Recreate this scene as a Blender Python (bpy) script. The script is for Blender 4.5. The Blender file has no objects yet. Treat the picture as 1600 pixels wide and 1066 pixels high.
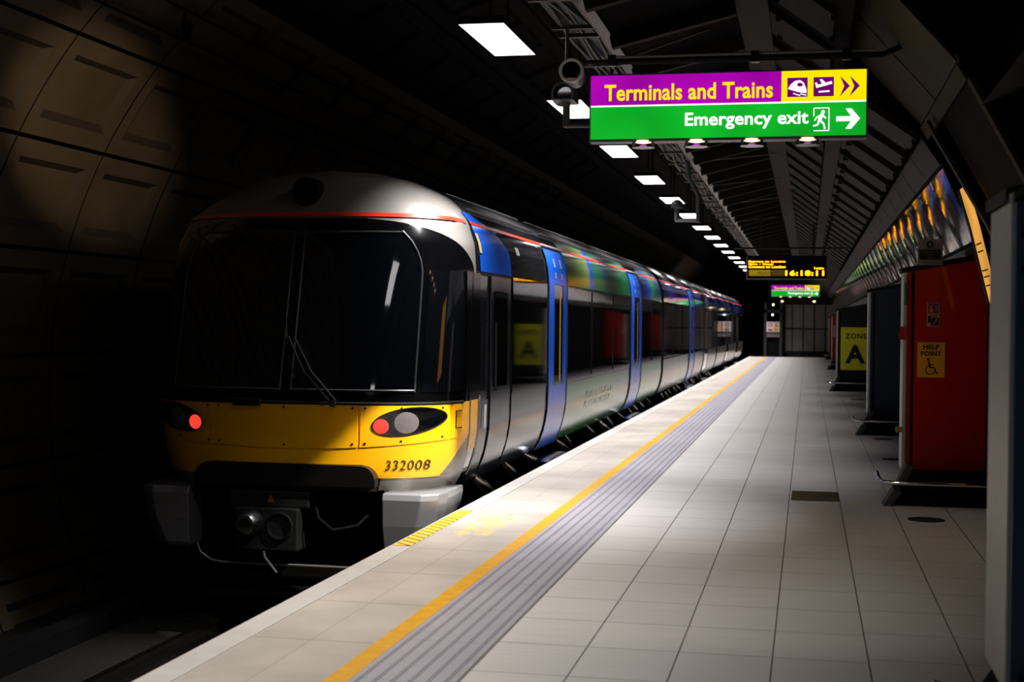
import bpy, bmesh, math, random
from mathutils import Vector, Matrix
C = bpy.context.scene.collection
random.seed(7)
PI = math.pi
# ------------------------------------------------------------ camera
cd = bpy.data.cameras.new('camera'); cam = bpy.data.objects.new('camera', cd); C.objects.link(cam)
cd.sensor_width = 36.0; cd.lens = 2200 / 1600 * 36
yaw, pitch, roll = 0.2068606, -0.0130078, 0.01
f = Vector((-math.sin(yaw) * math.cos(pitch), math.cos(yaw) * math.cos(pitch), math.sin(pitch)))
r0 = f.cross(Vector((0, 0, 1))).normalized(); u0 = r0.cross(f)
r = r0 * math.cos(roll) + u0 * math.sin(roll); u = u0 * math.cos(roll) - r0 * math.sin(roll)
cam.matrix_world = Matrix(((r.x, u.x, -f.x, 0), (r.y, u.y, -f.y, 0), (r.z, u.z, -f.z, 1.6), (0, 0, 0, 1)))
cd.clip_end = 300; cd.dof.use_dof = True; cd.dof.focus_distance = 12.5; cd.dof.aperture_fstop = 2.8
bpy.context.scene.camera = cam
# ------------------------------------------------------------ world, exposure
w = bpy.data.worlds.new('world'); bpy.context.scene.world = w; w.use_nodes = True
w.node_tree.nodes['Background'].inputs[0].default_value = (0.5, 0.6, 0.8, 1)
w.node_tree.nodes['Background'].inputs[1].default_value = 0.0
vs = bpy.context.scene.view_settings
vs.view_transform = 'Standard'; vs.look = 'None'; vs.exposure = 0.0; vs.gamma = 1.0; vs.use_curve_mapping = False
# light levels
PANEL_L = 3.6          # radiance of the lamp panels
BEAM_W = 124.0          # downward beam of each platform lamp
LAMP_Y0 = 12.4; LAMP_STEP = 3.92; LAMP_LEN = 1.35

# ------------------------------------------------------------ materials
def lin(c):
    def g(v):
        v /= 255.0
        return v / 12.92 if v <= 0.04045 else ((v + 0.055) / 1.055) ** 2.4
    return (g(c[0]), g(c[1]), g(c[2]), 1)
def mat(name, rgb, rough=0.5, metal=0.0, coat=0.0, var=0.0, vscale=3.0, bump=0.0, bscale=40.0, spec=0.5, rvar=0.0):
    m = bpy.data.materials.new(name); m.use_nodes = True
    n = m.node_tree.nodes; l = m.node_tree.links; b = n['Principled BSDF']
    b.inputs['Base Color'].default_value = lin(rgb); b.inputs['Roughness'].default_value = rough
    b.inputs['Metallic'].default_value = metal; b.inputs['Coat Weight'].default_value = coat
    b.inputs['Coat Roughness'].default_value = 0.04; b.inputs['Specular IOR Level'].default_value = spec
    tc = n.new('ShaderNodeTexCoord')
    if var > 0:
        t = n.new('ShaderNodeTexNoise'); t.inputs['Scale'].default_value = vscale; t.inputs['Detail'].default_value = 5
        l.new(tc.outputs['Object'], t.inputs['Vector'])
        mr = n.new('ShaderNodeMapRange'); mr.inputs[3].default_value = 1 - var; mr.inputs[4].default_value = 1 + var
        mr.inputs[1].default_value = .25; mr.inputs[2].default_value = .75
        l.new(t.outputs['Fac'], mr.inputs[0])
        mx = n.new('ShaderNodeMix'); mx.data_type = 'RGBA'; mx.blend_type = 'MULTIPLY'; mx.inputs[0].default_value = 1
        mx.inputs[6].default_value = lin(rgb); l.new(mr.outputs[0], mx.inputs[7]); l.new(mx.outputs[2], b.inputs['Base Color'])
        if rvar > 0:
            m2 = n.new('ShaderNodeMapRange'); m2.inputs[3].default_value = max(0.02, rough - rvar); m2.inputs[4].default_value = rough + rvar
            l.new(t.outputs['Fac'], m2.inputs[0]); l.new(m2.outputs[0], b.inputs['Roughness'])
    if bump > 0:
        t = n.new('ShaderNodeTexNoise'); t.inputs['Scale'].default_value = bscale; t.inputs['Detail'].default_value = 3
        l.new(tc.outputs['Object'], t.inputs['Vector'])
        bp = n.new('ShaderNodeBump'); bp.inputs['Strength'].default_value = bump; bp.inputs['Distance'].default_value = 0.02
        l.new(t.outputs['Fac'], bp.inputs['Height']); l.new(bp.outputs[0], b.inputs['Normal'])
    return m
def emit(name, rgb, s, sample=True, var=0.0):
    m = bpy.data.materials.new(name); m.use_nodes = True
    n = m.node_tree.nodes; l = m.node_tree.links; b = n['Principled BSDF']
    b.inputs['Base Color'].default_value = (0.02, 0.02, 0.02, 1); b.inputs['Roughness'].default_value = .85; b.inputs['Specular IOR Level'].default_value = .1
    b.inputs['Emission Color'].default_value = lin(rgb); b.inputs['Emission Strength'].default_value = s
    if var > 0:   # sign faces and the painted reflection glow a little unevenly
        tc = n.new('ShaderNodeTexCoord'); t = n.new('ShaderNodeTexNoise'); t.inputs['Scale'].default_value = 2.6; t.inputs['Detail'].default_value = 0
        l.new(tc.outputs['Object'], t.inputs['Vector'])
        mr = n.new('ShaderNodeMapRange'); mr.inputs[1].default_value = .3; mr.inputs[2].default_value = .7
        mr.inputs[3].default_value = s * (1 - var); mr.inputs[4].default_value = s * (1 + var)
        l.new(t.outputs['Fac'], mr.inputs[0]); l.new(mr.outputs[0], b.inputs['Emission Strength'])
    if not sample: m.cycles.emission_sampling = 'NONE'
    return m

M = dict(
    black=mat('black_paint', (12, 12, 13), .35), matt=mat('matt_black', (6, 6, 7), .85, spec=.15),
    dark=mat('dark_steel', (38, 40, 42), .5, .6, var=.3), steel=mat('brushed_steel', (150, 152, 155), .28, 1, var=.1),
    chrome=mat('polished_chrome', (205, 205, 208), .07, 1), grey=mat('grey_paint', (105, 108, 110), .4),
    lightgrey=mat('light_grey_paint', (165, 166, 168), .35), white=mat('white_paint', (225, 225, 222), .5),
    silver=mat('silver_train_paint', (112, 108, 104), .36, .15, .3),
    yellow=mat('yellow_train_paint', (246, 178, 4), .38, 0, .3, var=.05),
    slate=mat('slate_train_paint', (26, 32, 40), .14, .0, 0, bump=.12, bscale=1.6, spec=.35),
    charcoal=mat('charcoal_train_paint', (22, 24, 28), .12, 0, 1, bump=.05, bscale=1.6),
    blue=mat('blue_train_paint', (10, 84, 205), .2, 0, 0, bump=.04, bscale=1.6, spec=.3),
    navy=mat('navy_train_paint', (20, 34, 96), .16, 0, 1, bump=.05, bscale=1.6),
    red=mat('red_stripe_paint', (214, 44, 20), .3, 0, .5),
    glass=mat('black_train_glass', (5, 6, 8), .05, 0, 1, bump=.03, bscale=1.3, spec=.8),
    screen=mat('cab_window_glass', (4, 5, 7), .035, 0, 1, spec=.7),
    rubber=mat('rubber', (9, 9, 10), .7, spec=.15), frame=mat('window_frame', (52, 54, 57), .35, .5),
    roof=mat('train_roof', (16, 17, 19), .3, .3, var=.2),
    lens=mat('headlamp_lens', (96, 92, 96), .2, 0, 1, var=.1, vscale=30),
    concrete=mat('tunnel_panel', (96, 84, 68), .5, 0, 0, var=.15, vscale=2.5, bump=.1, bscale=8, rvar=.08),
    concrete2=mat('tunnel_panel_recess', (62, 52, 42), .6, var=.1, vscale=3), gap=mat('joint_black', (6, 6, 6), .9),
    canopy=mat('canopy_slat', (36, 33, 28), .7, .0, spec=.1, var=.12, vscale=2), canopy_d=mat('canopy_back', (7, 7, 7), .9, spec=.05),
    lining=mat('arch_lining', (52, 46, 30), .7, 0, spec=.1, var=.1, vscale=1.5), gloss=mat('glossy_wall_panel', (104, 104, 118), .07, .7, .3, var=.1, vscale=2, bump=.05, bscale=2.0),
    fascia=mat('fascia_panel', (32, 31, 28), .6, .0, spec=.15, var=.1), track=mat('track_bed', (16, 14, 13), .9, var=.4, vscale=6, bump=.5, bscale=14),
    rail=mat('rail_steel', (95, 88, 82), .3, 1), platface=mat('platform_face', (24, 23, 24), .8, var=.3),
    cab_red=mat('red_cabinet_paint', (186, 12, 7), .3, 0, .3, var=.06, vscale=1.2), cab_dark=mat('dark_cabinet_paint', (40, 50, 64), .35, 0, .3, var=.06),
    cab_black=mat('black_cabinet_paint', (9, 11, 17), .35, 0, .3), post=mat('cabinet_edge', (186, 190, 178), .45, .0),
    bluemetal=mat('blue_grey_metal', (96, 116, 160), .3, .4), kick=mat('rubber_kick_plate', (58, 60, 62), .6),
    zyellow=mat('zone_sign_yellow', (236, 236, 36), .4), amber=mat('help_sign_amber', (250, 176, 30), .4),
    ink=mat('sign_black_ink', (8, 8, 9), .5), pink=mat('pictogram_pink', (205, 150, 140), .5), signgrey=mat('sign_grey_face', (122, 116, 106), .5),
    tan=mat('tan_beam', (92, 72, 52), .5, 0, var=.2), cable=mat('cable_grey', (60, 60, 58), .5, 0, var=.3), camgrey=mat('camera_grey', (88, 94, 92), .4, .2),
    endpanel=mat('end_wall_panel', (112, 106, 102), .4, .1, var=.15, vscale=2), warn=mat('warning_white', (215, 205, 205), .5), orange=mat('warning_orange', (225, 140, 20), .5), warnred=mat('warning_red', (150, 40, 50), .5),
    decal=mat('faded_lettering', (150, 155, 150), .3, 0, .5),
    e_lamp=emit('lamp_panel', (255, 250, 252), PANEL_L), e_purple=emit('sign_purple', (166, 0, 168), 1.0, var=.22), e_green=emit('sign_green', (12, 176, 40), 1.0, var=.18),
    e_yellow=emit('sign_yellow', (255, 232, 0), 1.0, False), e_white=emit('sign_white', (255, 255, 255), 1.15, False), e_maroon=emit('sign_icon_purple', (112, 0, 112), .9, False),
    e_led=emit('led_amber', (255, 160, 12), 5.0, False), e_strip=emit('board_strip', (150, 120, 10), .9, False), e_strip_d=emit('board_strip_end', (90, 66, 14), .7, False),
    e_red=emit('tail_lamp', (255, 62, 48), 1.15), e_spot=emit('spot_lamp_glow', (255, 214, 150), 3.5), e_pink=emit('spot_lamp_lower', (226, 60, 226), 1.3, False),
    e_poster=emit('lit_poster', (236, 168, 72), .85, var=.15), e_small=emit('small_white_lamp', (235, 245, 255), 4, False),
)

def floor_mat():
    m = bpy.data.materials.new('platform_tiles'); m.use_nodes = True
    n = m.node_tree.nodes; l = m.node_tree.links; b = n['Principled BSDF']
    tc = n.new('ShaderNodeTexCoord'); sp = n.new('ShaderNodeSeparateXYZ'); l.new(tc.outputs['Object'], sp.inputs[0])
    def mth(op, a, bb=None, c=None):
        k = n.new('ShaderNodeMath'); k.operation = op
        for i, v in enumerate((a, bb, c)):
            if v is None: continue
            if isinstance(v, (int, float)): k.inputs[i].default_value = v
            else: l.new(v, k.inputs[i])
        return k.outputs[0]
    W = .4505; H = .60
    cx = mth('DIVIDE', mth('ADD', sp.outputs[0], 1.047 + W * 8), W)
    col = mth('FLOOR', cx); fx = mth('FRACT', cx)
    wn = n.new('ShaderNodeTexWhiteNoise'); wn.noise_dimensions = '1D'; l.new(col, wn.inputs['W'])
    off = mth('MULTIPLY', mth('GREATER_THAN', wn.outputs['Value'], .5), .12)
    cy = mth('ADD', mth('DIVIDE', mth('SUBTRACT', sp.outputs[1], 6.95), H), mth('ADD', off, 40))
    row = mth('FLOOR', cy); fy = mth('FRACT', cy)
    dx = mth('MULTIPLY', mth('MINIMUM', fx, mth('SUBTRACT', 1, fx)), W)
    dy = mth('MULTIPLY', mth('MINIMUM', fy, mth('SUBTRACT', 1, fy)), H)
    jx = mth('LESS_THAN', dx, .0035); jy = mth('MULTIPLY', mth('LESS_THAN', dy, .0045), .7)
    j = mth('MAXIMUM', jx, jy)
    cb = n.new('ShaderNodeCombineXYZ'); l.new(col, cb.inputs[0]); l.new(row, cb.inputs[1])
    w2 = n.new('ShaderNodeTexWhiteNoise'); w2.noise_dimensions = '3D'; l.new(cb.outputs[0], w2.inputs['Vector'])
    # fine streaks across the tile and soft stains
    mp = n.new('ShaderNodeMapping'); mp.inputs['Scale'].default_value = (1.2, 26, 1); l.new(tc.outputs['Object'], mp.inputs[0])
    st = n.new('ShaderNodeTexNoise'); st.inputs['Scale'].default_value = 1.6; st.inputs['Detail'].default_value = 4; l.new(mp.outputs[0], st.inputs['Vector'])
    ns = n.new('ShaderNodeTexNoise'); ns.inputs['Scale'].default_value = .9; ns.inputs['Detail'].default_value = 4; l.new(tc.outputs['Object'], ns.inputs['Vector'])
    v = mth('ADD', mth('ADD', mth('MULTIPLY', w2.outputs['Value'], .07), mth('MULTIPLY', st.outputs['Fac'], .34)), mth('MULTIPLY', ns.outputs['Fac'], .16))
    v = mth('ADD', v, .72)
    mx = n.new('ShaderNodeMix'); mx.data_type = 'RGBA'; mx.blend_type = 'MULTIPLY'; mx.inputs[0].default_value = 1
    mx.inputs[6].default_value = lin((188, 184, 182)); l.new(v, mx.inputs[7])
    m2 = n.new('ShaderNodeMix'); m2.data_type = 'RGBA'; l.new(j, m2.inputs[0]); l.new(mx.outputs[2], m2.inputs[6]); m2.inputs[7].default_value = lin((58, 54, 54))
    l.new(m2.outputs[2], b.inputs['Base Color'])
    mr = n.new('ShaderNodeMapRange'); mr.inputs[3].default_value = .3; mr.inputs[4].default_value = .5; l.new(st.outputs['Fac'], mr.inputs[0]); l.new(mr.outputs[0], b.inputs['Roughness'])
    b.inputs['Specular IOR Level'].default_value = .4
    return m
def slab_mat():
    m = bpy.data.materials.new('edge_slabs'); m.use_nodes = True
    n = m.node_tree.nodes; l = m.node_tree.links; b = n['Principled BSDF']
    tc = n.new('ShaderNodeTexCoord'); sp = n.new('ShaderNodeSeparateXYZ'); l.new(tc.outputs['Object'], sp.inputs[0])
    def mth(op, a, bb=None):
        k = n.new('ShaderNodeMath'); k.operation = op
        for i, v in enumerate((a, bb)):
            if v is None: continue
            if isinstance(v, (int, float)): k.inputs[i].default_value = v
            else: l.new(v, k.inputs[i])
        return k.outputs[0]
    fy = mth('FRACT', mth('DIVIDE', mth('ADD', sp.outputs[1], .05 + 96 * 2), .96))
    dy = mth('MINIMUM', fy, mth('SUBTRACT', 1, fy))
    j = mth('MULTIPLY', mth('LESS_THAN', dy, .0045), .8)
    j2 = mth('MULTIPLY', mth('LESS_THAN', mth('ABSOLUTE', mth('ADD', sp.outputs[0], 2.41)), .004), .3)
    j = mth('MAXIMUM', j, j2)
    ns = n.new('ShaderNodeTexNoise'); ns.inputs['Scale'].default_value = 1.6; ns.inputs['Detail'].default_value = 6; l.new(tc.outputs['Object'], ns.inputs['Vector'])
    mr = n.new('ShaderNodeMapRange'); mr.inputs[1].default_value = .3; mr.inputs[2].default_value = .7; mr.inputs[3].default_value = .8; mr.inputs[4].default_value = 1.1; l.new(ns.outputs['Fac'], mr.inputs[0])
    mx = n.new('ShaderNodeMix'); mx.data_type = 'RGBA'; mx.blend_type = 'MULTIPLY'; mx.inputs[0].default_value = 1
    mx.inputs[6].default_value = lin((158, 150, 142)); l.new(mr.outputs[0], mx.inputs[7])
    # worn yellow lettering on the slabs near the hatched plate
    pn = n.new('ShaderNodeTexNoise'); pn.inputs['Scale'].default_value = 7; pn.inputs['Detail'].default_value = 3; l.new(tc.outputs['Object'], pn.inputs['Vector'])
    inx = mth('LESS_THAN', mth('ABSOLUTE', mth('ADD', sp.outputs[0], 2.46)), .14); iny = mth('LESS_THAN', mth('ABSOLUTE', mth('SUBTRACT', sp.outputs[1], 10.75)), .55)
    pt = mth('MULTIPLY', mth('MULTIPLY', inx, iny), mth('MULTIPLY', mth('GREATER_THAN', pn.outputs['Fac'], .47), .6))
    m3 = n.new('ShaderNodeMix'); m3.data_type = 'RGBA'; l.new(pt, m3.inputs[0]); l.new(mx.outputs[2], m3.inputs[6]); m3.inputs[7].default_value = lin((190, 165, 80))
    m2 = n.new('ShaderNodeMix'); m2.data_type = 'RGBA'; l.new(j, m2.inputs[0]); l.new(m3.outputs[2], m2.inputs[6]); m2.inputs[7].default_value = lin((60, 58, 56))
    l.new(m2.outputs[2], b.inputs['Base Color']); b.inputs['Roughness'].default_value = .6
    return m
def tactile_mat():
    m = bpy.data.materials.new('tactile_strip'); m.use_nodes = True
    n = m.node_tree.nodes; l = m.node_tree.links; b = n['Principled BSDF']
    tc = n.new('ShaderNodeTexCoord'); sp = n.new('ShaderNodeSeparateXYZ'); l.new(tc.outputs['Object'], sp.inputs[0])
    def mth(op, a, bb=None):
        k = n.new('ShaderNodeMath'); k.operation = op
        for i, v in enumerate((a, bb)):
            if v is None: continue
            if isinstance(v, (int, float)): k.inputs[i].default_value = v
            else: l.new(v, k.inputs[i])
        return k.outputs[0]
    # six bands of small dark studs, three rows of studs to the band
    s = mth('DIVIDE', mth('ADD', sp.outputs[0], 1.975), .0775)
    fs = mth('FRACT', s)
    inband = mth('LESS_THAN', mth('ABSOLUTE', mth('SUBTRACT', fs, .5)), .1667)
    sub = mth('FRACT', mth('MULTIPLY', fs, 6.0))
    rr = mth('FLOOR', mth('MULTIPLY', fs, 6.0))
    yy = mth('FRACT', mth('ADD', mth('DIVIDE', mth('ADD', sp.outputs[1], 50), .034), mth('MULTIPLY', rr, .5)))
    d = mth('ADD', mth('POWER', mth('MULTIPLY', mth('SUBTRACT', sub, .5), 1.0), 2), mth('POWER', mth('SUBTRACT', yy, .5), 2))
    dot = mth('MULTIPLY', mth('LESS_THAN', d, .13), inband)
    fy = mth('FRACT', mth('DIVIDE', mth('ADD', sp.outputs[1], 50), .8)); jj = mth('MULTIPLY', mth('LESS_THAN', fy, .006), .5)
    k = mth('MAXIMUM', dot, jj)
    ns = n.new('ShaderNodeTexNoise'); ns.inputs['Scale'].default_value = 2.2; ns.inputs['Detail'].default_value = 4; l.new(tc.outputs['Object'], ns.inputs['Vector'])
    mr = n.new('ShaderNodeMapRange'); mr.inputs[3].default_value = .85; mr.inputs[4].default_value = 1.15; l.new(ns.outputs['Fac'], mr.inputs[0])
    mx = n.new('ShaderNodeMix'); mx.data_type = 'RGBA'; mx.blend_type = 'MULTIPLY'; mx.inputs[0].default_value = 1
    mx.inputs[6].default_value = lin((146, 142, 152)); l.new(mr.outputs[0], mx.inputs[7])
    m2 = n.new('ShaderNodeMix'); m2.data_type = 'RGBA'; l.new(k, m2.inputs[0]); l.new(mx.outputs[2], m2.inputs[6]); m2.inputs[7].default_value = lin((34, 34, 44))
    l.new(m2.outputs[2], b.inputs['Base Color']); b.inputs['Roughness'].default_value = .55
    return m
def hatch_mat():
    m = bpy.data.materials.new('hatched_plate'); m.use_nodes = True
    n = m.node_tree.nodes; l = m.node_tree.links; b = n['Principled BSDF']
    tc = n.new('ShaderNodeTexCoord'); sp = n.new('ShaderNodeSeparateXYZ'); l.new(tc.outputs['Object'], sp.inputs[0])
    a = n.new('ShaderNodeMath'); a.operation = 'MULTIPLY_ADD'; a.inputs[1].default_value = .9; l.new(sp.outputs[0], a.inputs[0]); l.new(sp.outputs[1], a.inputs[2])
    d = n.new('ShaderNodeMath'); d.operation = 'DIVIDE'; d.inputs[1].default_value = .125; l.new(a.outputs[0], d.inputs[0])
    fr = n.new('ShaderNodeMath'); fr.operation = 'FRACT'; l.new(d.outputs[0], fr.inputs[0])
    g = n.new('ShaderNodeMath'); g.operation = 'LESS_THAN'; g.inputs[1].default_value = .3; l.new(fr.outputs[0], g.inputs[0])
    mx = n.new('ShaderNodeMix'); mx.data_type = 'RGBA'; l.new(g.outputs[0], mx.inputs[0]); mx.inputs[6].default_value = lin((236, 178, 10)); mx.inputs[7].default_value = lin((92, 70, 30))
    l.new(mx.outputs[2], b.inputs['Base Color']); b.inputs['Roughness'].default_value = .5
    return m
def livery_mat(name, cols, scale, seed):
    # painted advert livery: broad flowing patches of colour along the car side
    m = bpy.data.materials.new(name); m.use_nodes = True
    n = m.node_tree.nodes; l = m.node_tree.links; b = n['Principled BSDF']
    tc = n.new('ShaderNodeTexCoord'); mp = n.new('ShaderNodeMapping'); mp.inputs['Location'].default_value = (seed, seed * 2.3, 0)
    mp.inputs['Scale'].default_value = (0, .28, .35); l.new(tc.outputs['Object'], mp.inputs[0])
    t = n.new('ShaderNodeTexNoise'); t.inputs['Scale'].default_value = scale; t.inputs['Detail'].default_value = 1; l.new(mp.outputs[0], t.inputs['Vector'])
    cr = n.new('ShaderNodeValToRGB'); cr.color_ramp.interpolation = 'EASE'
    el = cr.color_ramp.elements
    for i, c in enumerate(cols):
        p = .32 + .36 * i / (len(cols) - 1)
        if i < 2: el[i].position = p; e = el[i]
        else: e = el.new(p)
        e.color = lin(c)
    l.new(t.outputs['Fac'], cr.inputs[0]); l.new(cr.outputs[0], b.inputs['Base Color'])
    b.inputs['Roughness'].default_value = .16; b.inputs['Specular IOR Level'].default_value = .3
    return m
M['floor'] = floor_mat(); M['slab'] = slab_mat(); M['tactile'] = tactile_mat(); M['hatch'] = hatch_mat()
M['liv_hi'] = livery_mat('green_and_blue_livery', [(10, 38, 104), (12, 70, 46), (10, 62, 38), (20, 42, 112), (66, 84, 44)], 1.1, 3.1)
M['liv_lo'] = livery_mat('dark_green_livery', [(8, 92, 64), (18, 104, 48), (70, 104, 60), (16, 78, 62)], 1.0, 5.2)
M['vault_dark'] = mat('sooty_vault_panel', (17, 15, 13), .8, var=.2, vscale=2.5, spec=.1); M['vault_dark2'] = mat('sooty_vault_recess', (12, 11, 10), .9, var=.1, spec=.1)  # darker copy of the tunnel panels, the overhead shade put into the colour
M['recess'] = mat('passage_recess', (22, 17, 11), .8, var=.2, spec=.05)
M['edgewhite'] = mat('edge_white', (168, 164, 160), .55, var=.08, vscale=5)
M['lineyellow'] = mat('line_yellow', (196, 142, 8), .5, var=.14, vscale=9)
M['ledge'] = mat('ledge_dark', (70, 66, 68), .6, var=.2)

# ------------------------------------------------------------ mesh helpers
class MB:
    def __init__(s): s.v = []; s.f = []; s.mi = []; s.k = 0; s.sm = []
    def add(s, vs, fs, smooth=False):
        o = len(s.v); s.v += [tuple(v) for v in vs]
        for q in fs: s.f.append(tuple(i + o for i in q)); s.mi.append(s.k); s.sm.append(smooth)
        return s
    def box(s, x0, x1, y0, y1, z0, z1):
        return s.add([(x0, y0, z0), (x1, y0, z0), (x1, y1, z0), (x0, y1, z0), (x0, y0, z1), (x1, y0, z1), (x1, y1, z1), (x0, y1, z1)],
                     [(0, 3, 2, 1), (4, 5, 6, 7), (0, 1, 5, 4), (1, 2, 6, 5), (2, 3, 7, 6), (3, 0, 4, 7)])
    def prism(s, poly, a, b, axis='y'):   # poly of (p,q): y-axis -> (x,z); x-axis -> (y,z); z-axis -> (x,y)
        n = len(poly)
        def P(p, t):
            return {'y': (p[0], t, p[1]), 'x': (t, p[0], p[1]), 'z': (p[0], p[1], t)}[axis]
        vs = [P(p, a) for p in poly] + [P(p, b) for p in poly]
        fs = [tuple(range(n)), tuple(range(2 * n - 1, n - 1, -1))] + [(i, i + n, (i + 1) % n + n, (i + 1) % n) for i in range(n)]
        return s.add(vs, fs)
    def tube(s, pts, rad, n=10, caps=True, smooth=True):
        pts = [Vector(p) for p in pts]; rs = rad if isinstance(rad, (list, tuple)) else [rad] * len(pts)
        vs = []; fs = []; prev = None
        for i, p in enumerate(pts):
            d = (pts[min(i + 1, len(pts) - 1)] - pts[max(i - 1, 0)]).normalized()
            if prev is None:
                a = d.orthogonal().normalized()
            else:
                a = (prev - d * prev.dot(d)); a = a.normalized() if a.length > 1e-6 else d.orthogonal().normalized()
            prev = a; b = d.cross(a)
            for k in range(n):
                t = 2 * PI * k / n; vs.append(p + (a * math.cos(t) + b * math.sin(t)) * rs[i])
        for i in range(len(pts) - 1):
            for k in range(n):
                fs.append((i * n + k, i * n + (k + 1) % n, (i + 1) * n + (k + 1) % n, (i + 1) * n + k))
        s.add(vs, fs, smooth)
        if caps:
            m = (len(pts) - 1) * n
            s.add([vs[k] for k in range(n)], [tuple(range(n - 1, -1, -1))]); s.add([vs[m + k] for k in range(n)], [tuple(range(n))])
        return s
    def cyl(s, a, b, rad, n=20): return s.tube([a, b], rad, n)
    def torus(s, c, R, rr, axis='y', n=28, m=8):
        pts = []
        for k in range(n + 1):
            t = 2 * PI * k / n
            pts.append((c[0] + R * math.cos(t), c[1], c[2] + R * math.sin(t)) if axis == 'y' else (c[0] + R * math.cos(t), c[1] + R * math.sin(t), c[2]))
        return s.tube(pts, rr, m, caps=False)
    def grid(s, fn, nu, nv, smooth=True, flip=False):
        vs = [fn(i / nu, j / nv) for j in range(nv + 1) for i in range(nu + 1)]
        fs = []
        for j in range(nv):
            for i in range(nu):
                q = (j * (nu + 1) + i, j * (nu + 1) + i + 1, (j + 1) * (nu + 1) + i + 1, (j + 1) * (nu + 1) + i)
                fs.append(q[::-1] if flip else q)
        return s.add(vs, fs, smooth)
    def build(s, name, m, parent=None, bevel=0, loc=None, fix=True):
        me = bpy.data.meshes.new(name)
        if loc is not None: s.v = [(a - loc[0], b - loc[1], c - loc[2]) for a, b, c in s.v]
        me.from_pydata(s.v, [], s.f)
        for x in (m if isinstance(m, (list, tuple)) else [m]): me.materials.append(x)
        for p, k, q in zip(me.polygons, s.mi, s.sm): p.material_index = k; p.use_smooth = q
        if fix:
            bm = bmesh.new(); bm.from_mesh(me); bmesh.ops.recalc_face_normals(bm, faces=bm.faces); bm.to_mesh(me); bm.free()
        me.update()
        o = bpy.data.objects.new(name, me); C.objects.link(o)
        if loc is not None: o.location = loc
        if parent is not None: o.parent = parent
        if bevel:
            b = o.modifiers.new('bevel', 'BEVEL'); b.width = bevel; b.segments = 2; b.limit_method = 'ANGLE'
        return o
def thing(name, label, cat, loc=(0, 0, 0), group=None):
    o = bpy.data.objects.new(name, None); C.objects.link(o); o.location = loc; o.empty_display_size = .1
    o['label'] = label; o['category'] = cat
    if group: o['group'] = group
    return o
def tag(o, label, cat, group=None, kind=None):
    o['label'] = label; o['category'] = cat
    if group: o['group'] = group
    if kind: o['kind'] = kind
    return o
def struct(o): o['kind'] = 'structure'; return o
def dup(root, loc, label=None):
    c = root.copy(); C.objects.link(c); c.location = loc
    if label: c['label'] = label
    for ch in list(root.children):
        d = ch.copy(); C.objects.link(d); d.parent = c
        for g in list(ch.children):
            e = g.copy(); C.objects.link(e); e.parent = d
    return c
def text2d(s, bold=.02, spacing=1.0, dens=3):
    # lettering as triangles in a unit box: returns verts (u,v), faces, aspect
    cu = bpy.data.curves.new('t', 'FONT'); cu.body = s; cu.size = 1; cu.offset = bold; cu.resolution_u = dens; cu.space_character = spacing
    o = bpy.data.objects.new('t', cu); C.objects.link(o)
    dg = bpy.context.evaluated_depsgraph_get(); me = bpy.data.meshes.new_from_object(o.evaluated_get(dg))
    vs = [(v.co.x, v.co.y) for v in me.vertices]; fs = [tuple(p.vertices) for p in me.polygons]
    bpy.data.objects.remove(o); bpy.data.curves.remove(cu); bpy.data.meshes.remove(me)
    x0 = min(v[0] for v in vs); x1 = max(v[0] for v in vs); y0 = min(v[1] for v in vs); y1 = max(v[1] for v in vs)
    return [((x - x0) / (x1 - x0), (y - y0) / (y1 - y0)) for x, y in vs], fs, (x1 - x0) / (y1 - y0)
def text_mb(mb, s, x0, x1, z0, z1, y, bold=.02, spacing=1.0):
    vs, fs, a = text2d(s, bold, spacing)
    mb.add([(x0 + (x1 - x0) * p, y, z0 + (z1 - z0) * q) for p, q in vs], fs); return mb
def poly_mb(mb, pts, y): return mb.add([(p[0], y, p[1]) for p in pts], [tuple(range(len(pts)))])
def disc(mb, cx, cz, r, y, n=24, sx=1.0): return poly_mb(mb, [(cx + sx * r * math.cos(2 * PI * k / n), cz + r * math.sin(2 * PI * k / n)) for k in range(n)], y)
def ringp(mb, cx, cz, r, w, y, n=28, a0=0, a1=2 * PI):
    for k in range(n):
        t0 = a0 + (a1 - a0) * k / n; t1 = a0 + (a1 - a0) * (k + 1) / n
        poly_mb(mb, [(cx + r * math.cos(t0), cz + r * math.sin(t0)), (cx + (r + w) * math.cos(t0), cz + (r + w) * math.sin(t0)), (cx + (r + w) * math.cos(t1), cz + (r + w) * math.sin(t1)), (cx + r * math.cos(t1), cz + r * math.sin(t1))], y)
    return mb
def bar2(mb, a, b, w, y):
    d = Vector((b[0] - a[0], b[1] - a[1])).normalized(); nx, nz = -d.y * w / 2, d.x * w / 2
    return poly_mb(mb, [(a[0] + nx, a[1] + nz), (b[0] + nx, b[1] + nz), (b[0] - nx, b[1] - nz), (a[0] - nx, a[1] - nz)], y)

Y0, Y1 = 2.0, 73.0
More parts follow.
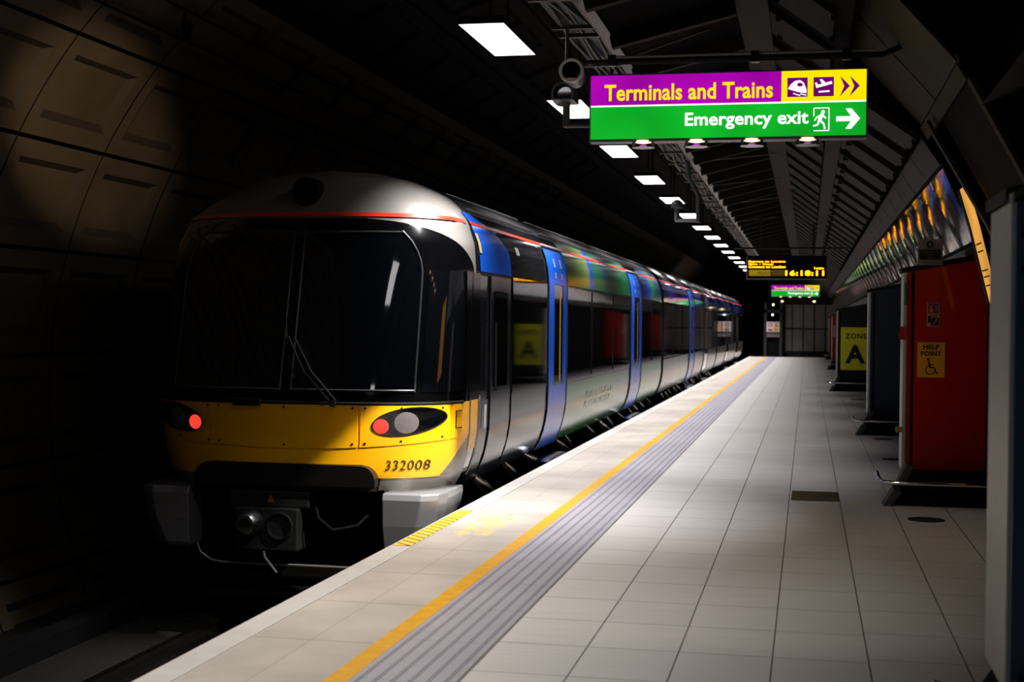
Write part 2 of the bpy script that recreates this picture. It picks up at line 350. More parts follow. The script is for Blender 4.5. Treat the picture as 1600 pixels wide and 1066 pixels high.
# ------------------------------------------------------------ platform
struct(MB().box(-2.84, 1.75, Y0, Y1, -1.15, 0).build('floor', [M['floor']]))
struct(MB().box(-2.89, -2.84, Y0, Y1, -1.15, -.012).build('trim_1', M['platface']))
struct(MB().box(-2.89, -2.725, Y0, Y1, -.01, .006).build('trim_2', M['edgewhite'], bevel=.004))
struct(MB().box(-2.715, -1.98, Y0, Y1, -.01, .004).build('trim_3', M['slab']))
struct(MB().box(-2.08, -1.975, Y0, Y1, 0, .0065).build('trim_4', M['lineyellow']))
struct(MB().box(-1.975, -1.505, Y0, Y1, 0, .0055).build('trim_5', M['tactile']))
struct(MB().box(-2.95, -2.885, Y0, Y1, -.09, -.03).build('trim_6', M['ledge']))
tag(MB().box(-2.868, -2.738, 9.62, 11.55, .004, .0105).build('anti_slip_plate', M['hatch']), 'yellow and black hatched anti-slip plate set on the white platform edge', 'floor plate')
struct(MB().box(-7.6, -2.89, Y0, 78, -1.3, -1.15).build('track_bed', M['track']))
for i, (x, t) in enumerate(((-3.58, 'running rail nearer the platform edge'), (-5.02, 'running rail farther from the platform edge'))):
    mb = MB().prism([(x - .07, -1.15), (x + .07, -1.15), (x + .07, -1.135), (x + .01, -1.12), (x + .01, -1.04), (x + .035, -1.03), (x + .035, -1.0), (x - .035, -1.0), (x - .035, -1.03), (x - .01, -1.04), (x - .01, -1.12), (x - .07, -1.135)], Y0, 76)
    tag(mb.build('rail', M['rail']), 'dull steel ' + t + ' in the dark track bed', 'rail')
tag(MB().box(-6.2, -5.98, Y0, 76, -1.15, -.98).build('cable_trough', M['dark']), 'dark concrete cable trough along the foot of the left tunnel wall', 'cable trough')
mb = MB().box(-.128, .305, 13.12, 13.84, .001, .006)
tag(mb.build('access_cover', mat('wet_black_cover', (14, 14, 18), .12, 0, .6, var=.4, vscale=12, bump=.3, bscale=30)), 'black rectangular access cover flush in the pale tiled floor', 'floor cover')
cov = mat('dark_floor_cover', (30, 28, 30), .5, var=.2)
for (x, y, rr, t) in ((.98, 12.1, .15, 'round dark floor cover in front of the red help point cabinet'), (1.03, 17.5, .13, 'round dark floor cover just behind the red help point cabinet'), (1.06, 20.6, .13, 'round dark floor cover before the blue-grey cabinet'), (1.1, 31.5, .16, 'round dark floor cover before the yellow zone sign')):
    mb = MB(); mb.cyl((x, y, .0005), (x, y, .006), rr, 32); tag(mb.build('floor_cover', cov), t, 'floor cover')

# ------------------------------------------------------------ tunnel shell
XC, ZC, R = -2.4, .9, 4.9
def cp(a, rr): return (XC + rr * math.cos(a), ZC + rr * math.sin(a))
def vault(name, a0, a1, mats, coffer=True, y0=3.5, n=20, step=12):
    mb = MB()
    seg = int(round((a1 - a0) / step))
    # backing shell
    for i in range(seg * 2):
        t0 = math.radians(a0 + (a1 - a0) * i / (seg * 2)); t1 = math.radians(a0 + (a1 - a0) * (i + 1) / (seg * 2))
        mb.k = 1
        p, q = cp(t0, R + .12), cp(t1, R + .12)
        mb.add([(p[0], y0 - 2, p[1]), (q[0], y0 - 2, q[1]), (q[0], 78, q[1]), (p[0], 78, p[1])], [(0, 1, 2, 3)])
    ring = 1.52; k0 = int((y0 - 11.1) / ring) - 1
    for k in range(k0, 44):
        ya = 11.1 + ring * k + .012; yb = 11.1 + ring * (k + 1) - .012
        for i in range(seg):
            ta = math.radians(a0 + step * i) + .004; tb = math.radians(a0 + step * (i + 1)) - .004
            N = 3
            def P(t, y, rr): c = cp(t, rr); return (c[0], y, c[1])
            if coffer and k < 14:
                m = .17; mt = m / R
                inn = [ta + mt, tb - mt]; iy = [ya + m, yb - m]
                ang = [ta, inn[0]] + [inn[0] + (inn[1] - inn[0]) * j / N for j in range(1, N)] + [inn[1], tb]
                mb.k = 0
                for j in range(len(ang) - 1):
                    for (c0, c1) in ((ya, iy[0]), (iy[0], iy[1]), (iy[1], yb)):
                        if c0 == iy[0] and 0 < j < len(ang) - 2: continue
                        mb.add([P(ang[j], c0, R), P(ang[j + 1], c0, R), P(ang[j + 1], c1, R), P(ang[j], c1, R)], [(0, 1, 2, 3)])
                # sloped sides and recessed face
                s2 = .07 / R; jn = [inn[0] + s2, inn[1] - s2]; jy = [iy[0] + .07, iy[1] - .07]; RR = R + .05
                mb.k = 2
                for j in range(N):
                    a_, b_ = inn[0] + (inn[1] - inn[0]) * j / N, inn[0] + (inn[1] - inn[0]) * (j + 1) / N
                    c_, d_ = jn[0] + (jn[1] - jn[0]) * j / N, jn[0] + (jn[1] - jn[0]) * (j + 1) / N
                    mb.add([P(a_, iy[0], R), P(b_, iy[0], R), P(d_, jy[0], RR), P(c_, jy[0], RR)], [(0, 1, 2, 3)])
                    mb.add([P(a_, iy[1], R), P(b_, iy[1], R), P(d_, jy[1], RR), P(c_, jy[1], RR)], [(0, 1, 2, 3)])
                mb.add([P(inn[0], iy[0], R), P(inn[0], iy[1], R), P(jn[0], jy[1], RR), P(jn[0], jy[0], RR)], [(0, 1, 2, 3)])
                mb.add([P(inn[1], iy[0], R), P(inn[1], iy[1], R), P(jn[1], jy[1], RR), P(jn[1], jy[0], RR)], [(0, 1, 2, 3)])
                mb.k = 0
                for j in range(N):
                    c_, d_ = jn[0] + (jn[1] - jn[0]) * j / N, jn[0] + (jn[1] - jn[0]) * (j + 1) / N
                    mb.add([P(c_, jy[0], RR), P(d_, jy[0], RR), P(d_, jy[1], RR), P(c_, jy[1], RR)], [(0, 1, 2, 3)])
            else:
                mb.k = 0
                for j in range(2):
                    c_, d_ = ta + (tb - ta) * j / 2, ta + (tb - ta) * (j + 1) / 2
                    mb.add([P(c_, ya, R), P(d_, ya, R), P(d_, yb, R), P(c_, yb, R)], [(0, 1, 2, 3)])
    return struct(mb.build(name, mats, fix=False))
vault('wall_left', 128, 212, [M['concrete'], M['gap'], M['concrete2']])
vault('ceiling', 32, 128, [M['vault_dark'], M['gap'], M['vault_dark2']])
# tunnel end behind everything
mb = MB(); mb.add([(-8, 77.5, -1.3), (3, 77.5, -1.3), (3, 77.5, 6), (-8, 77.5, 6)], [(0, 1, 2, 3)])
struct(mb.build('wall_far', M['gap']))

# hung canopy over the platform
PR = [(-1.60, 3.86), (-.40, 4.15), (.27, 3.66), (.92, 3.20), (1.09, 2.95), (1.39, 2.32), (1.50, 2.20), (1.62, 2.10), (1.62, 0)]
YC = 12.25
def strip(mb, p, q, y0, y1, off=0.0):
    d = Vector((q[0] - p[0], q[1] - p[1])).normalized(); nx, nz = d.y * off, -d.x * off    # towards the platform (below)
    return mb.add([(p[0] + nx, y0, p[1] + nz), (q[0] + nx, y0, q[1] + nz), (q[0] + nx, y1, q[1] + nz), (p[0] + nx, y1, p[1] + nz)], [(0, 1, 2, 3)])
def mixp(p, q, t): return (p[0] + (q[0] - p[0]) * t, p[1] + (q[1] - p[1]) * t)
mb = MB(); mb.k = 1
for i in range(3): strip(mb, PR[i], PR[i + 1], YC if i == 2 else 8.2, Y1 + .5, 0)
def plate(mb, p, q, y0, y1, th, bulge=.0):   # a slat: thick plate standing proud of the backing
    d = Vector((q[0] - p[0], q[1] - p[1])).normalized(); n_ = (d.y * th, -d.x * th)
    if n_[1] > 0: n_ = (-n_[0], -n_[1])
    mb.add([(p[0], y0, p[1]), (q[0], y0, q[1]), (q[0], y1, q[1]), (p[0], y1, p[1]),
            (p[0] + n_[0], y0, p[1] + n_[1]), (q[0] + n_[0], y0, q[1] + n_[1]), (q[0] + n_[0], y1, q[1] + n_[1]), (p[0] + n_[0], y1, p[1] + n_[1])],
           [(4, 5, 6, 7), (0, 1, 5, 4), (1, 2, 6, 5), (2, 3, 7, 6), (3, 0, 4, 7)])
mb.k = 0
for yy_ in (8.25, 9.6, 10.95):
    plate(mb, mixp(PR[1], PR[2], .16), mixp(PR[1], PR[2], .86), yy_ + .15, yy_ + 1.0, .045)
    plate(mb, mixp(PR[0], PR[1], .04), mixp(PR[0], PR[1], .84), yy_, yy_ + .09, .12)
    for tt in (.22, .82):
        for dy in (.2, .9):
            p = mixp(PR[1], PR[2], tt); mb.k = 1; mb.box(p[0] - .02, p[0] + .02, yy_ + dy - .02, yy_ + dy + .02, p[1] - .08, p[1] - .01); mb.k = 0
y = YC + .05
while y < Y1:
    plate(mb, mixp(PR[2], PR[3], .14), mixp(PR[2], PR[3], .97), y, y + .84, .05)
    plate(mb, mixp(PR[1], PR[2], .16), mixp(PR[1], PR[2], .86), y + .2, y + 1.05, .045)
    plate(mb, mixp(PR[0], PR[1], .04), mixp(PR[0], PR[1], .84), y + .05, y + .14, .12)
    y += 1.35
for t0, a, b in ((.86, 1, 2),):
    plate(mb, mixp(PR[1], PR[2], .88), mixp(PR[2], PR[3], .12), YC, Y1, .03)
plate(mb, mixp(PR[0], PR[1], .86), mixp(PR[1], PR[2], .12), 8.2, Y1, .06)
# bolts at the slat ends
mb.k = 1
y = YC + .05 + .10
while y < 40:
    for tt in (.2, .93):
        for dy in (0, .64):
            p = mixp(PR[2], PR[3], tt); mb.box(p[0] - .03, p[0] + .03, y + dy - .02, y + dy + .02, p[1] - .085, p[1] - .01)
    y += 1.35
struct(mb.build('trim_7', [M['canopy'], M['canopy_d']], fix=False))
# fascia, glossy panels, soffit and wall below
mb = MB()
y = YC
k = 0
while y < Y1:
    y2 = min(y + 1.35, Y1); mb.k = 0
    plate(mb, mixp(PR[3], PR[4], .06), mixp(PR[3], PR[4], .94), y + .012, y2 - .012, .02)
    plate(mb, mixp(PR[5], PR[6], .04), mixp(PR[5], PR[6], .96), y + .012, y2 - .012, .02)
    y = y2
mb.k = 1
strip(mb, PR[3], PR[4], YC, Y1); strip(mb, PR[4], PR[5], YC, Y1); strip(mb, PR[5], PR[6], YC, Y1); strip(mb, PR[6], PR[7], 2, Y1); strip(mb, PR[7], PR[8], 2, Y1)
struct(mb.build('wall_right', [M['fascia'], M['canopy_d']], fix=False))
y = YC; pan = None; i = 0
ppos = []
while y < Y1 - .5:
    ppos.append(y); y += 1.35
gl_mb = MB(); pa, pb = mixp(PR[4], PR[5], .03), mixp(PR[4], PR[5], .97)
dn = Vector((pb[0] - pa[0], pb[1] - pa[1])).normalized(); nn_ = (dn.y, -dn.x)
if nn_[0] > 0: nn_ = (-nn_[0], -nn_[1])
def gfn(a, b):
    h = .012 + .010 * (1 - (2 * a - 1) ** 2) + .004 * (1 - (2 * b - 1) ** 2)
    return (pa[0] + (pb[0] - pa[0]) * b + nn_[0] * h, .02 + 1.31 * a, pa[1] + (pb[1] - pa[1]) * b + nn_[1] * h)
gl_mb.grid(gfn, 16, 6)
ed_ = [gfn(i / 16, 0) for i in range(17)] + [gfn(1, j / 6) for j in range(1, 7)] + [gfn(i / 16, 1) for i in range(15, -1, -1)] + [gfn(0, j / 6) for j in range(5, 0, -1)]
bk_ = [(p[0] - nn_[0] * .03, p[1], p[2] - nn_[1] * .03) for p in ed_]
gl_mb.add(ed_ + bk_, [(k, (k + 1) % len(ed_), len(ed_) + (k + 1) % len(ed_), len(ed_) + k) for k in range(len(ed_))])
gl = gl_mb.build('wall_panel', M['gloss']); gl.location = (0, ppos[0], 0)
tag(gl, 'glossy grey sloping wall panel above the red cabinet, nearest in its row', 'wall panel', 'glossy sloping wall panels')
for q in ppos[1:]:
    c = gl.copy(); C.objects.link(c); c.location = (0, q, 0); c['label'] = 'glossy grey sloping wall panel in the long row above the cabinets, beyond the nearest one'

# near arch lining: transverse ribs at the edge of the cross passage
mb = MB()
def ribarch(y0, y1, pts, th):
    for a, b in zip(pts[:-1], pts[1:]): plate(mb, a, b, y0, y1, th)
up = (.30, 4.0); A3 = (.92, 3.30); A5 = (1.45, 2.25)
mb.k = 0
plate(mb, up, A3, 10.9, 12.25, .02); plate(mb, up, A3, 9.35, 10.86, .02)
ribarch(11.3, 11.42, [(.9, 3.20), (1.36, 2.40), (1.52, 2.05)], .03)          # far rib beside the glossy panels
ribarch(9.3, 9.42, [(.92, 3.34), (1.40, 2.45), (1.7, 1.8)], .03)        # near rib
mb.prism([(.90, 3.26), (.96, 3.16), (1.0, 3.2), (.94, 3.32)], 9.3, 12.3)     # header along the top of the opening
mb.k = 3
strip(mb, (A3[0] + .08, A3[1] - .08), (A5[0] + .08, A5[1]), 9.4, 11.4)                    # recess back
strip(mb, (A5[0] + .08, A5[1]), (1.75, 0), 2, 12.2)
mb.k = 2
strip(mb, (1.05, 3.0), (2.6, 3.6), 2, 9.35); strip(mb, (-.6, 4.6), (1.2, 3.9), 2, 9.35)
struct(mb.build('trim_8', [M['lining'], M['fascia'], M['gap'], M['recess']], fix=False))

# curved glossy panel end: its warm reflection is painted as a glowing face
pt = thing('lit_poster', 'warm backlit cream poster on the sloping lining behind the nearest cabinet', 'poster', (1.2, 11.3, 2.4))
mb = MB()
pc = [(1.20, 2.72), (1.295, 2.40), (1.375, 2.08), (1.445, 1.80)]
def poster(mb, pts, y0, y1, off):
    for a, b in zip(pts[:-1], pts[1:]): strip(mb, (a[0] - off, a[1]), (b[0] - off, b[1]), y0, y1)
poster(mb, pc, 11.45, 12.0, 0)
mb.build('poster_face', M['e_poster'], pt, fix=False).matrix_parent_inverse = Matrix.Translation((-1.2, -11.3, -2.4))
mb = MB()
for z in (2.26, 2.20, 2.05, 2.0, 1.93):
    xx = 1.445 - (z - 1.80) * .25 - .004; mb.box(xx - .006, xx + .01, 11.6, 11.9, z, z + .010)
mb.tube([(p[0], 12.03, p[1]) for p in pc], .018, 6)
mb.build('poster_print', M['ink'], pt).matrix_parent_inverse = Matrix.Translation((-1.2, -11.3, -2.4))

# ------------------------------------------------------------ end wall
mb = MB(); mb.k = 1; mb.box(-1.3, 1.75, 73.02, 73.2, 0, 4.2)
mb.k = 0
xs = [-1.13, -.77, -.22, .33, .88, 1.62]
for a, b in zip(xs[:-1], xs[1:]):
    mb.box(a + .03, b - .03, 72.97, 73.05, .3, 1.4); mb.box(a + .03, b - .03, 72.97, 73.05, 1.47, 2.66)
mb.k = 1; mb.box(-1.25, 1.7, 72.9, 73.05, 0, .26)
struct(mb.build('wall_back', [M['endpanel'], M['gap']]))
dp = thing('door_frame', 'grey steel portal frame at the far platform end carrying a warning sign', 'door frame', (-1.65, 72.6, 0))
def P_(mb, name, m, parent, bevel=0):
    o = mb.build(name, m, parent, bevel); o.matrix_parent_inverse = Matrix.Translation(-Vector(parent.location)); return o
for x in (-2.1, -1.33): P_(MB().box(x - .07, x + .07, 72.5, 72.65, 0, 2.75), 'post', M['frame'], dp)
P_(MB().box(-2.17, -1.26, 72.5, 72.65, 2.25, 2.4), 'lintel', M['frame'], dp)
P_(MB().box(-2.03, -1.4, 72.55, 72.6, 1.0, 1.26), 'rail_panel', M['endpanel'], dp)
P_(MB().box(-2.03, -1.4, 72.7, 72.75, 0, 1.0), 'gate_panel', M['matt'], dp)
ws = thing('warning_sign', 'white warning sign with red ban circle and orange triangle on the far portal', 'sign', (-1.7, 72.48, 1.5))
P_(MB().box(-2.04, -1.39, 72.47, 72.498, 1.27, 1.78), 'sign_board', M['warn'], ws)
mb = MB(); ringp(mb, -1.85, 1.62, .085, .025, 72.465); bar2(mb, (-1.9, 1.67), (-1.8, 1.57), .025, 72.465); mb.box(-1.96, -1.74, 72.46, 72.47, 1.32, 1.41); P_(mb, 'ban_symbol', M['warnred'], ws)
mb = MB(); poly_mb(mb, [(-1.68, 1.49), (-1.45, 1.49), (-1.565, 1.73)], 72.465); mb.box(-1.67, -1.46, 72.46, 72.47, 1.31, 1.45); P_(mb, 'triangle_symbol', M['orange'], ws)
mb = MB(); poly_mb(mb, [(-1.57, 1.66), (-1.55, 1.66), (-1.562, 1.53), (-1.575, 1.53)], 72.458); P_(mb, 'bolt_symbol', M['ink'], ws)
for (x, z, rr, m, t) in ((-1.71, 2.64, .055, 'e_spot', 'small warm lamp above the far portal'), (-1.74, 2.13, .05, 'e_small', 'small bluish white lamp inside the far portal')):
    mb = MB(); mb.tube([(x, 72.3, z), (x, 72.24, z)], [rr * 1.2, rr], 14); mb2 = mb
    L = thing('small_lamp', t, 'lamp', (x, 72.3, z)); P_(mb2, 'housing', M['dark'], L)
    mb = MB(); mb.tube([(x, 72.24, z), (x, 72.23, z), (x, 72.21, z)], [rr, rr * .9, rr * .4], 14); P_(mb, 'lamp_glass', M[m], L)
    # carrying bracket
    P_(MB().box(x - .01, x + .01, 72.28, 72.3, z - .02, 2.40).box(x - .01, x + .01, 72.28, 72.501, 2.36, 2.38), 'bracket', M['dark'], L)
# dark hanging frame with two lamps
hf = thing('lamp_bar', 'thin dark hanging bar with two small lamps behind the far direction sign', 'lamp', (-.5, 71, 2.75))
P_(MB().box(-1.38, .42, 70.97, 71.03, 2.83, 2.87), 'bar', M['dark'], hf)
for x in (-1.36, .40): P_(MB().box(x - .015, x + .015, 70.98, 71.02, 2.87, 4.1), 'hanger', M['dark'], hf)
for x in (-1.25, .3):
    o = P_(MB().tube([(x, 71, 2.83), (x, 71, 2.79), (x, 71, 2.75)], [.05, .07, .03], 14), 'lamp_glass', M['e_spot'], hf)

# ------------------------------------------------------------ platform lamps
def make_lamp(y1, label, on=1.0):
    L = thing('ceiling_light', label, 'light', (-2.6, y1, 4.0), 'ceiling lights over the platform edge')
    mb = MB()
    mb.box(-.19, .19, -LAMP_LEN - .008, .008, .004, .06)
    mb.build('housing', M['matt'], L)
    mb = MB(); mb.add([(-.185, -LAMP_LEN, .0), (.185, -LAMP_LEN, .0), (.185, 0, .0), (-.185, 0, .0)], [(0, 3, 2, 1)]); mb.build('diffuser', M['e_lamp'], L, fix=False)
    mb = MB(); mb.box(-.01, .01, -LAMP_LEN * .25, -LAMP_LEN * .25 + .02, .14, 1.6); mb.build('hanger', M['matt'], L)
    mb = MB(); mb.box(-.01, .01, -LAMP_LEN * .75, -LAMP_LEN * .75 + .02, .14, 1.6); mb.build('hanger', M['matt'], L)
    return L
def beam(y1, k=1.0, spread=97, col=(1, .97, .96)):
    ld = bpy.data.lights.new('lamp_beam', 'AREA'); ld.shape = 'RECTANGLE'; ld.size = .34; ld.size_y = LAMP_LEN; ld.energy = BEAM_W * k; ld.color = col
    ld.spread = math.radians(spread); o = bpy.data.objects.new('lamp_beam', ld); C.objects.link(o); o.location = (-2.6, y1 - LAMP_LEN / 2, 3.985); o.rotation_euler = (0, math.radians(4), 0)
    return o
first = make_lamp(LAMP_Y0, 'white ceiling light panel nearest the camera, beside the hanging direction sign')
names = {1: 'white ceiling light panel half hidden behind the security cameras', 2: 'white ceiling light panel just below the left end of the large sign', 3: 'white ceiling light panel fourth along the row over the train',
         4: 'white ceiling light panel behind the dome camera on its drop arm', 5: 'white ceiling light panel just past the dome camera drop arm'}
beam(LAMP_Y0, .85, 78)
for k in range(1, 16):
    yk = LAMP_Y0 + LAMP_STEP * k
    dup(first, (-2.6, yk, 4.0), names.get(k, 'small distant white ceiling light panel in the far row leading to the tunnel end'))
    beam(yk)
for k in (-1, -2):
    yk = LAMP_Y0 + LAMP_STEP * k
    dup(first, (-2.6, yk, 4.0), 'white ceiling light panel out of view on the near side, mirrored in the cab window')
    beam(yk, .56, 96, (1, .94, .86))

wl = thing('wall_washer_lamp', 'small warm floodlamp clamped to the cable tray, aimed at the left wall', 'lamp', (-1.8, 4.6, 3.8))  # unseen lamp, added to put a warm patch on the left wall
o = MB().box(-.06, .06, -.06, .06, .0, .12).tube([(0, 0, .12), (0, 0, .2)], .02, 8).build('body', M['matt'], wl)
ld = bpy.data.lights.new('wall_washer', 'SPOT'); ld.energy = 1500; ld.color = (1, .76, .5); ld.spot_size = math.radians(13); ld.spot_blend = .7; ld.shadow_soft_size = .05
o = bpy.data.objects.new('wall_washer', ld); C.objects.link(o); o.location = (-1.85, 4.7, 3.72)
o.rotation_euler = (Vector((-6.38, 11.75, 3.4)) - o.location).to_track_quat('-Z', 'Y').to_euler()
# cable tray beam along the lamps
ct = thing('cable_tray', 'long tan and black cable tray beam running beside the ceiling lights', 'cable tray', (-1.7, 5, 3.9))
P_(MB().box(-1.66, -1.60, 5, Y1, 3.90, 4.04), 'side_rail', M['tan'], ct)
P_(MB().box(-1.98, -1.66, 5, Y1, 3.98, 4.03), 'tray', M['dark'], ct)
P_(MB().box(-1.60, -1.52, 5, Y1, 3.84, 4.10), 'beam', M['black'], ct)
mb = MB()
for c in range(5):
    pts = []; y = 5.0; ph = random.random() * 6
    while y < 50:
        pts.append((-1.93 + .06 * c + .02 * math.sin(y * 1.7 + ph), y, 3.95 + .035 * math.sin(y * 2.3 + ph * 2))); y += .5
    mb.tube(pts, .017, 6)
P_(mb, 'cables', M['cable'], ct)['kind'] = 'stuff'
P_(MB().box(-1.99, -1.60, 10.88, 10.92, 3.90, 3.93), 'clamp', M['cable'], ct)
y = 6.0
mb0 = None
while y < 34:
    P_(MB().box(-1.99, -1.60, y, y + .05, 3.90, 3.93), 'clamp', M['cable'], ct); y += 1.3
for y in (9.3, 17.0, 25, 33, 41, 49):
    P_(MB().box(-1.84, -1.80, y, y + .04, 4.03, 5.6), 'hanger', M['dark'], ct)

# pipe rail over the sign, diagonal stays
pr = thing('pipe_rail', 'black horizontal support pipe crossing above the large lit sign', 'pipe', (-.4, 10.45, 3.55))
P_(MB().tube([(-1.62, 10.45, 3.55), (.50, 10.45, 3.55), (.62, 10.45, 3.60), (.74, 10.45, 3.70)], .022, 10), 'pipe', M['dark'], pr)
P_(MB().tube([(-1.45, 10.45, 3.585), (.45, 10.45, 3.585)], .012, 8), 'upper_pipe', M['lightgrey'], pr)
for x in (-1.45, -.4, .25): P_(MB().box(x - .03, x + .03, 10.42, 10.48, 3.52, 3.60), 'clamp', M['black'], pr)
for i, (a, b, t) in enumerate((((-1.55, 10.9, 3.62), (-.42, 12.3, 4.3), 'slim diagonal roof stay rising above the large sign'), ((-1.58, 10.2, 3.92), (.1, 9.2, 4.05), 'slim tan roof rod above the diagonal stay at the top of the picture'))):
    tag(MB().tube([a, b], .011, 8).build('roof_stay', M['grey' if i == 0 else 'tan']), t, 'roof rod')
for y in (12.6, 14.4, 16.8, 19.2, 22.5, 26, 30.5):
    tag(MB().tube([(-1.56, y, 3.80), (-.45, y + 1.0, 4.02)], .008, 6).build('roof_stay', M['grey']), 'thin diagonal stay under the canopy slats, between the cable tray and the ridge', 'roof rod', 'thin canopy stays')

# cables clipped to the vault on the left
for (x, z, t) in ((-5.83, 4.25, 'lower'), (-5.60, 4.43, 'upper')):
    o = tag(MB().tube([(x, 3, z), (x, 50, z)], .014, 8).build('wall_cable', M['matt']), 'black cable running along the left vault, %s of the pair' % t, 'cable')
tag(MB().box(-5.8, -5.77, 12.38, 12.41, 4.25, 4.52).box(-5.8, -5.77, 12.48, 12.51, 4.25, 4.52).build('cable_hanger', M['matt']), 'short double hanger strap between the two left vault cables', 'bracket')

# ------------------------------------------------------------ direction signs
def arrow_head(mb, x, z, s, y):   # thin tapering chevron
    return poly_mb(mb, [(x, z + s), (x + s * .95, z), (x, z - s), (x + s * .42, z)], y)
def make_sign(loc, label):
    S = thing('direction_sign', label, 'sign', loc, 'lit direction signs')
    W, D = 1.99, .14; H = .47
    x0, x1 = -W / 2, W / 2
    mb = MB(); mb.box(x0 - .012, x1 + .012, 0, D, -H - .02, .012); mb.build('casing', M['grey'], S, bevel=.004)
    zm = -.232; xs_ = x0 + .70 * W
    fy = -.004
    mb = MB(); mb.box(x0, xs_, fy, 0, zm + .012, 0); mb.build('purple_panel', M['e_purple'], S)
    mb = MB(); mb.box(xs_, x1, fy, 0, zm + .012, 0); yp = mb.build('yellow_panel', M['e_yellow'], S)
    mb = MB(); mb.box(x0, x1, fy, 0, zm, zm + .012); mb.build('divider', M['e_white'], S)
    mb = MB(); mb.box(x0, x1, fy, 0, -H, zm); gp = mb.build('green_panel', M['e_green'], S)
    def X(px): return x0 + (px - 923) / 430 * W      # the face of the sign, left to right
    ty = fy - .004
    mb = MB(); text_mb(mb, 'Terminals and Trains', X(945), X(1211), -.19, -.068, ty, .024, 1.02); mb.build('lettering', M['e_yellow'], S)
    mb = MB(); text_mb(mb, 'Emergency exit', X(1074), X(1266), -.412, -.286, ty, .024, 1.02); mb.build('lettering', M['e_white'], S)
    # icons
    mb = MB(); zc = -.118
    for a in (1233, 1273): mb.box(X(a), X(a + 31), ty, ty + .003, -.188, -.05)
    ic = mb.build('icon_squares', M['e_maroon'], S)
    iy = ty - .003
    mb = MB(); cx = X(1248.5)
    poly_mb(mb, [(cx - .068, zc - .012), (cx - .05, zc + .018), (cx - .018, zc + .045), (cx + .02, zc + .05), (cx + .045, zc + .03), (cx + .064, zc - .02), (cx + .064, zc - .045), (cx + .02, zc - .04), (cx - .03, zc - .025)], iy)
    bar2(mb, (cx - .03, zc - .045), (cx + .02, zc - .062), .007, iy); bar2(mb, (cx + .02, zc - .05), (cx + .064, zc - .06), .007, iy)
    mb.build('train_symbol', M['e_white'], ic)
    mb = MB(); poly_mb(mb, [(cx - .006, zc + .018), (cx + .012, zc + .032), (cx + .034, zc + .026), (cx + .038, zc + .006), (cx + .008, zc + .002)], iy - .002); mb.build('train_window', M['e_maroon'], ic)
    mb = MB(); cx = X(1288.5)
    bar2(mb, (cx - .05, zc + .0), (cx + .058, zc + .028), .02, iy); poly_mb(mb, [(cx - .012, zc + .02), (cx - .03, zc + .052), (cx - .012, zc + .052), (cx + .02, zc + .02)], iy)
    poly_mb(mb, [(cx - .062, zc + .03), (cx - .048, zc + .03), (cx - .035, zc - .008), (cx - .052, zc - .01)], iy); bar2(mb, (cx - .035, zc - .038), (cx + .042, zc - .034), .012, iy)
    mb.build('plane_symbol', M['e_white'], ic)
    mb = MB(); arrow_head(mb, X(1313), zc, .074, ty); arrow_head(mb, X(1328), zc, .074, ty); mb.build('chevrons', M['e_maroon'], yp)
    # running figure in a door outline
    mb = MB(); cx, zc = X(1285), -.352
    xa, xb, za, zb = X(1274), X(1297), -.435, -.272
    for a in ((xa, zb, xb, zb), (xb, zb, xb, za), (xa, za, xb, za), (xa, zb, xa, zc + .02)): bar2(mb, (a[0], a[1]), (a[2], a[3]), .007, ty)
    disc(mb, cx + .014, zb - .028, .013, ty)
    bar2(mb, (cx + .01, zb - .04), (cx - .01, zc - .005), .026, ty); bar2(mb, (cx + .004, zb - .05), (cx - .03, zb - .065), .01, ty); bar2(mb, (cx - .03, zb - .065), (cx - .045, zb - .09), .01, ty)
    bar2(mb, (cx + .008, zb - .05), (cx + .036, zb - .075), .01, ty); bar2(mb, (cx - .01, zc - .005), (cx + .02, zc - .035), .014, ty); bar2(mb, (cx + .02, zc - .035), (cx + .028, za + .01), .012, ty)
    bar2(mb, (cx - .012, zc), (cx - .022, zc - .04), .014, ty); bar2(mb, (cx - .022, zc - .04), (cx - .055, zc - .048), .012, ty)
    mb.build('running_figure', M['e_white'], gp)
    mb = MB(); bar2(mb, (X(1308), zc), (X(1336), zc), .036, ty)
    poly_mb(mb, [(X(1322), zc + .073), (X(1331), zc + .073), (X(1344), zc), (X(1331), zc - .073), (X(1322), zc - .073), (X(1333), zc)], ty - .001); mb.build('arrow', M['e_white'], gp)
    for px in (1007, 1092, 1179, 1265):
        x = X(px)
        mb = MB(); mb.tube([(x, .05, -H - .012), (x, .05, -H - .022), (x, .05, -H - .03)], [.07, .055, .02], 18); lp = mb.build('spot_lamp', M['e_spot'], S)
        mb = MB()
        for sx in (-.072, .072): mb.box(x + sx - .008, x + sx + .008, .03, .06, -H - .06, -H - .015)
        mb.build('bracket', M['steel'], lp)
        mb = MB(); mb.tube([(x, .05, -H - .058), (x, .05, -H - .062)], [.085, .085], 20); mb.build('cover_glass', M['steel'], lp)
        mb = MB(); mb.tube([(x, .05, -H - .044), (x, .05, -H - .057)], [.02, .05], 18); mb.build('reflector', M['e_pink'], lp)
    for x in (-.85, 0, .85):
        mb = MB(); mb.box(x - .012, x + .012, .05, .08, .0, .06); mb.build('hanger', M['black'], S)
    return S
s1 = make_sign((-.605, 10.4, 3.44), 'large lit purple, yellow and green sign hanging over the platform, nearest of the two')
for px in (1007, 1092, 1179, 1265):
    ld = bpy.data.lights.new('sign_downlight', 'SPOT'); ld.energy = 14; ld.color = (1, .84, .62); ld.spot_size = math.radians(104); ld.spot_blend = .12; ld.shadow_soft_size = .02
    o = bpy.data.objects.new('sign_downlight', ld); C.objects.link(o); o.location = (-.605 - .995 + (px - 923) / 430 * 1.99, 10.45, 3.44 - .47 - .075)
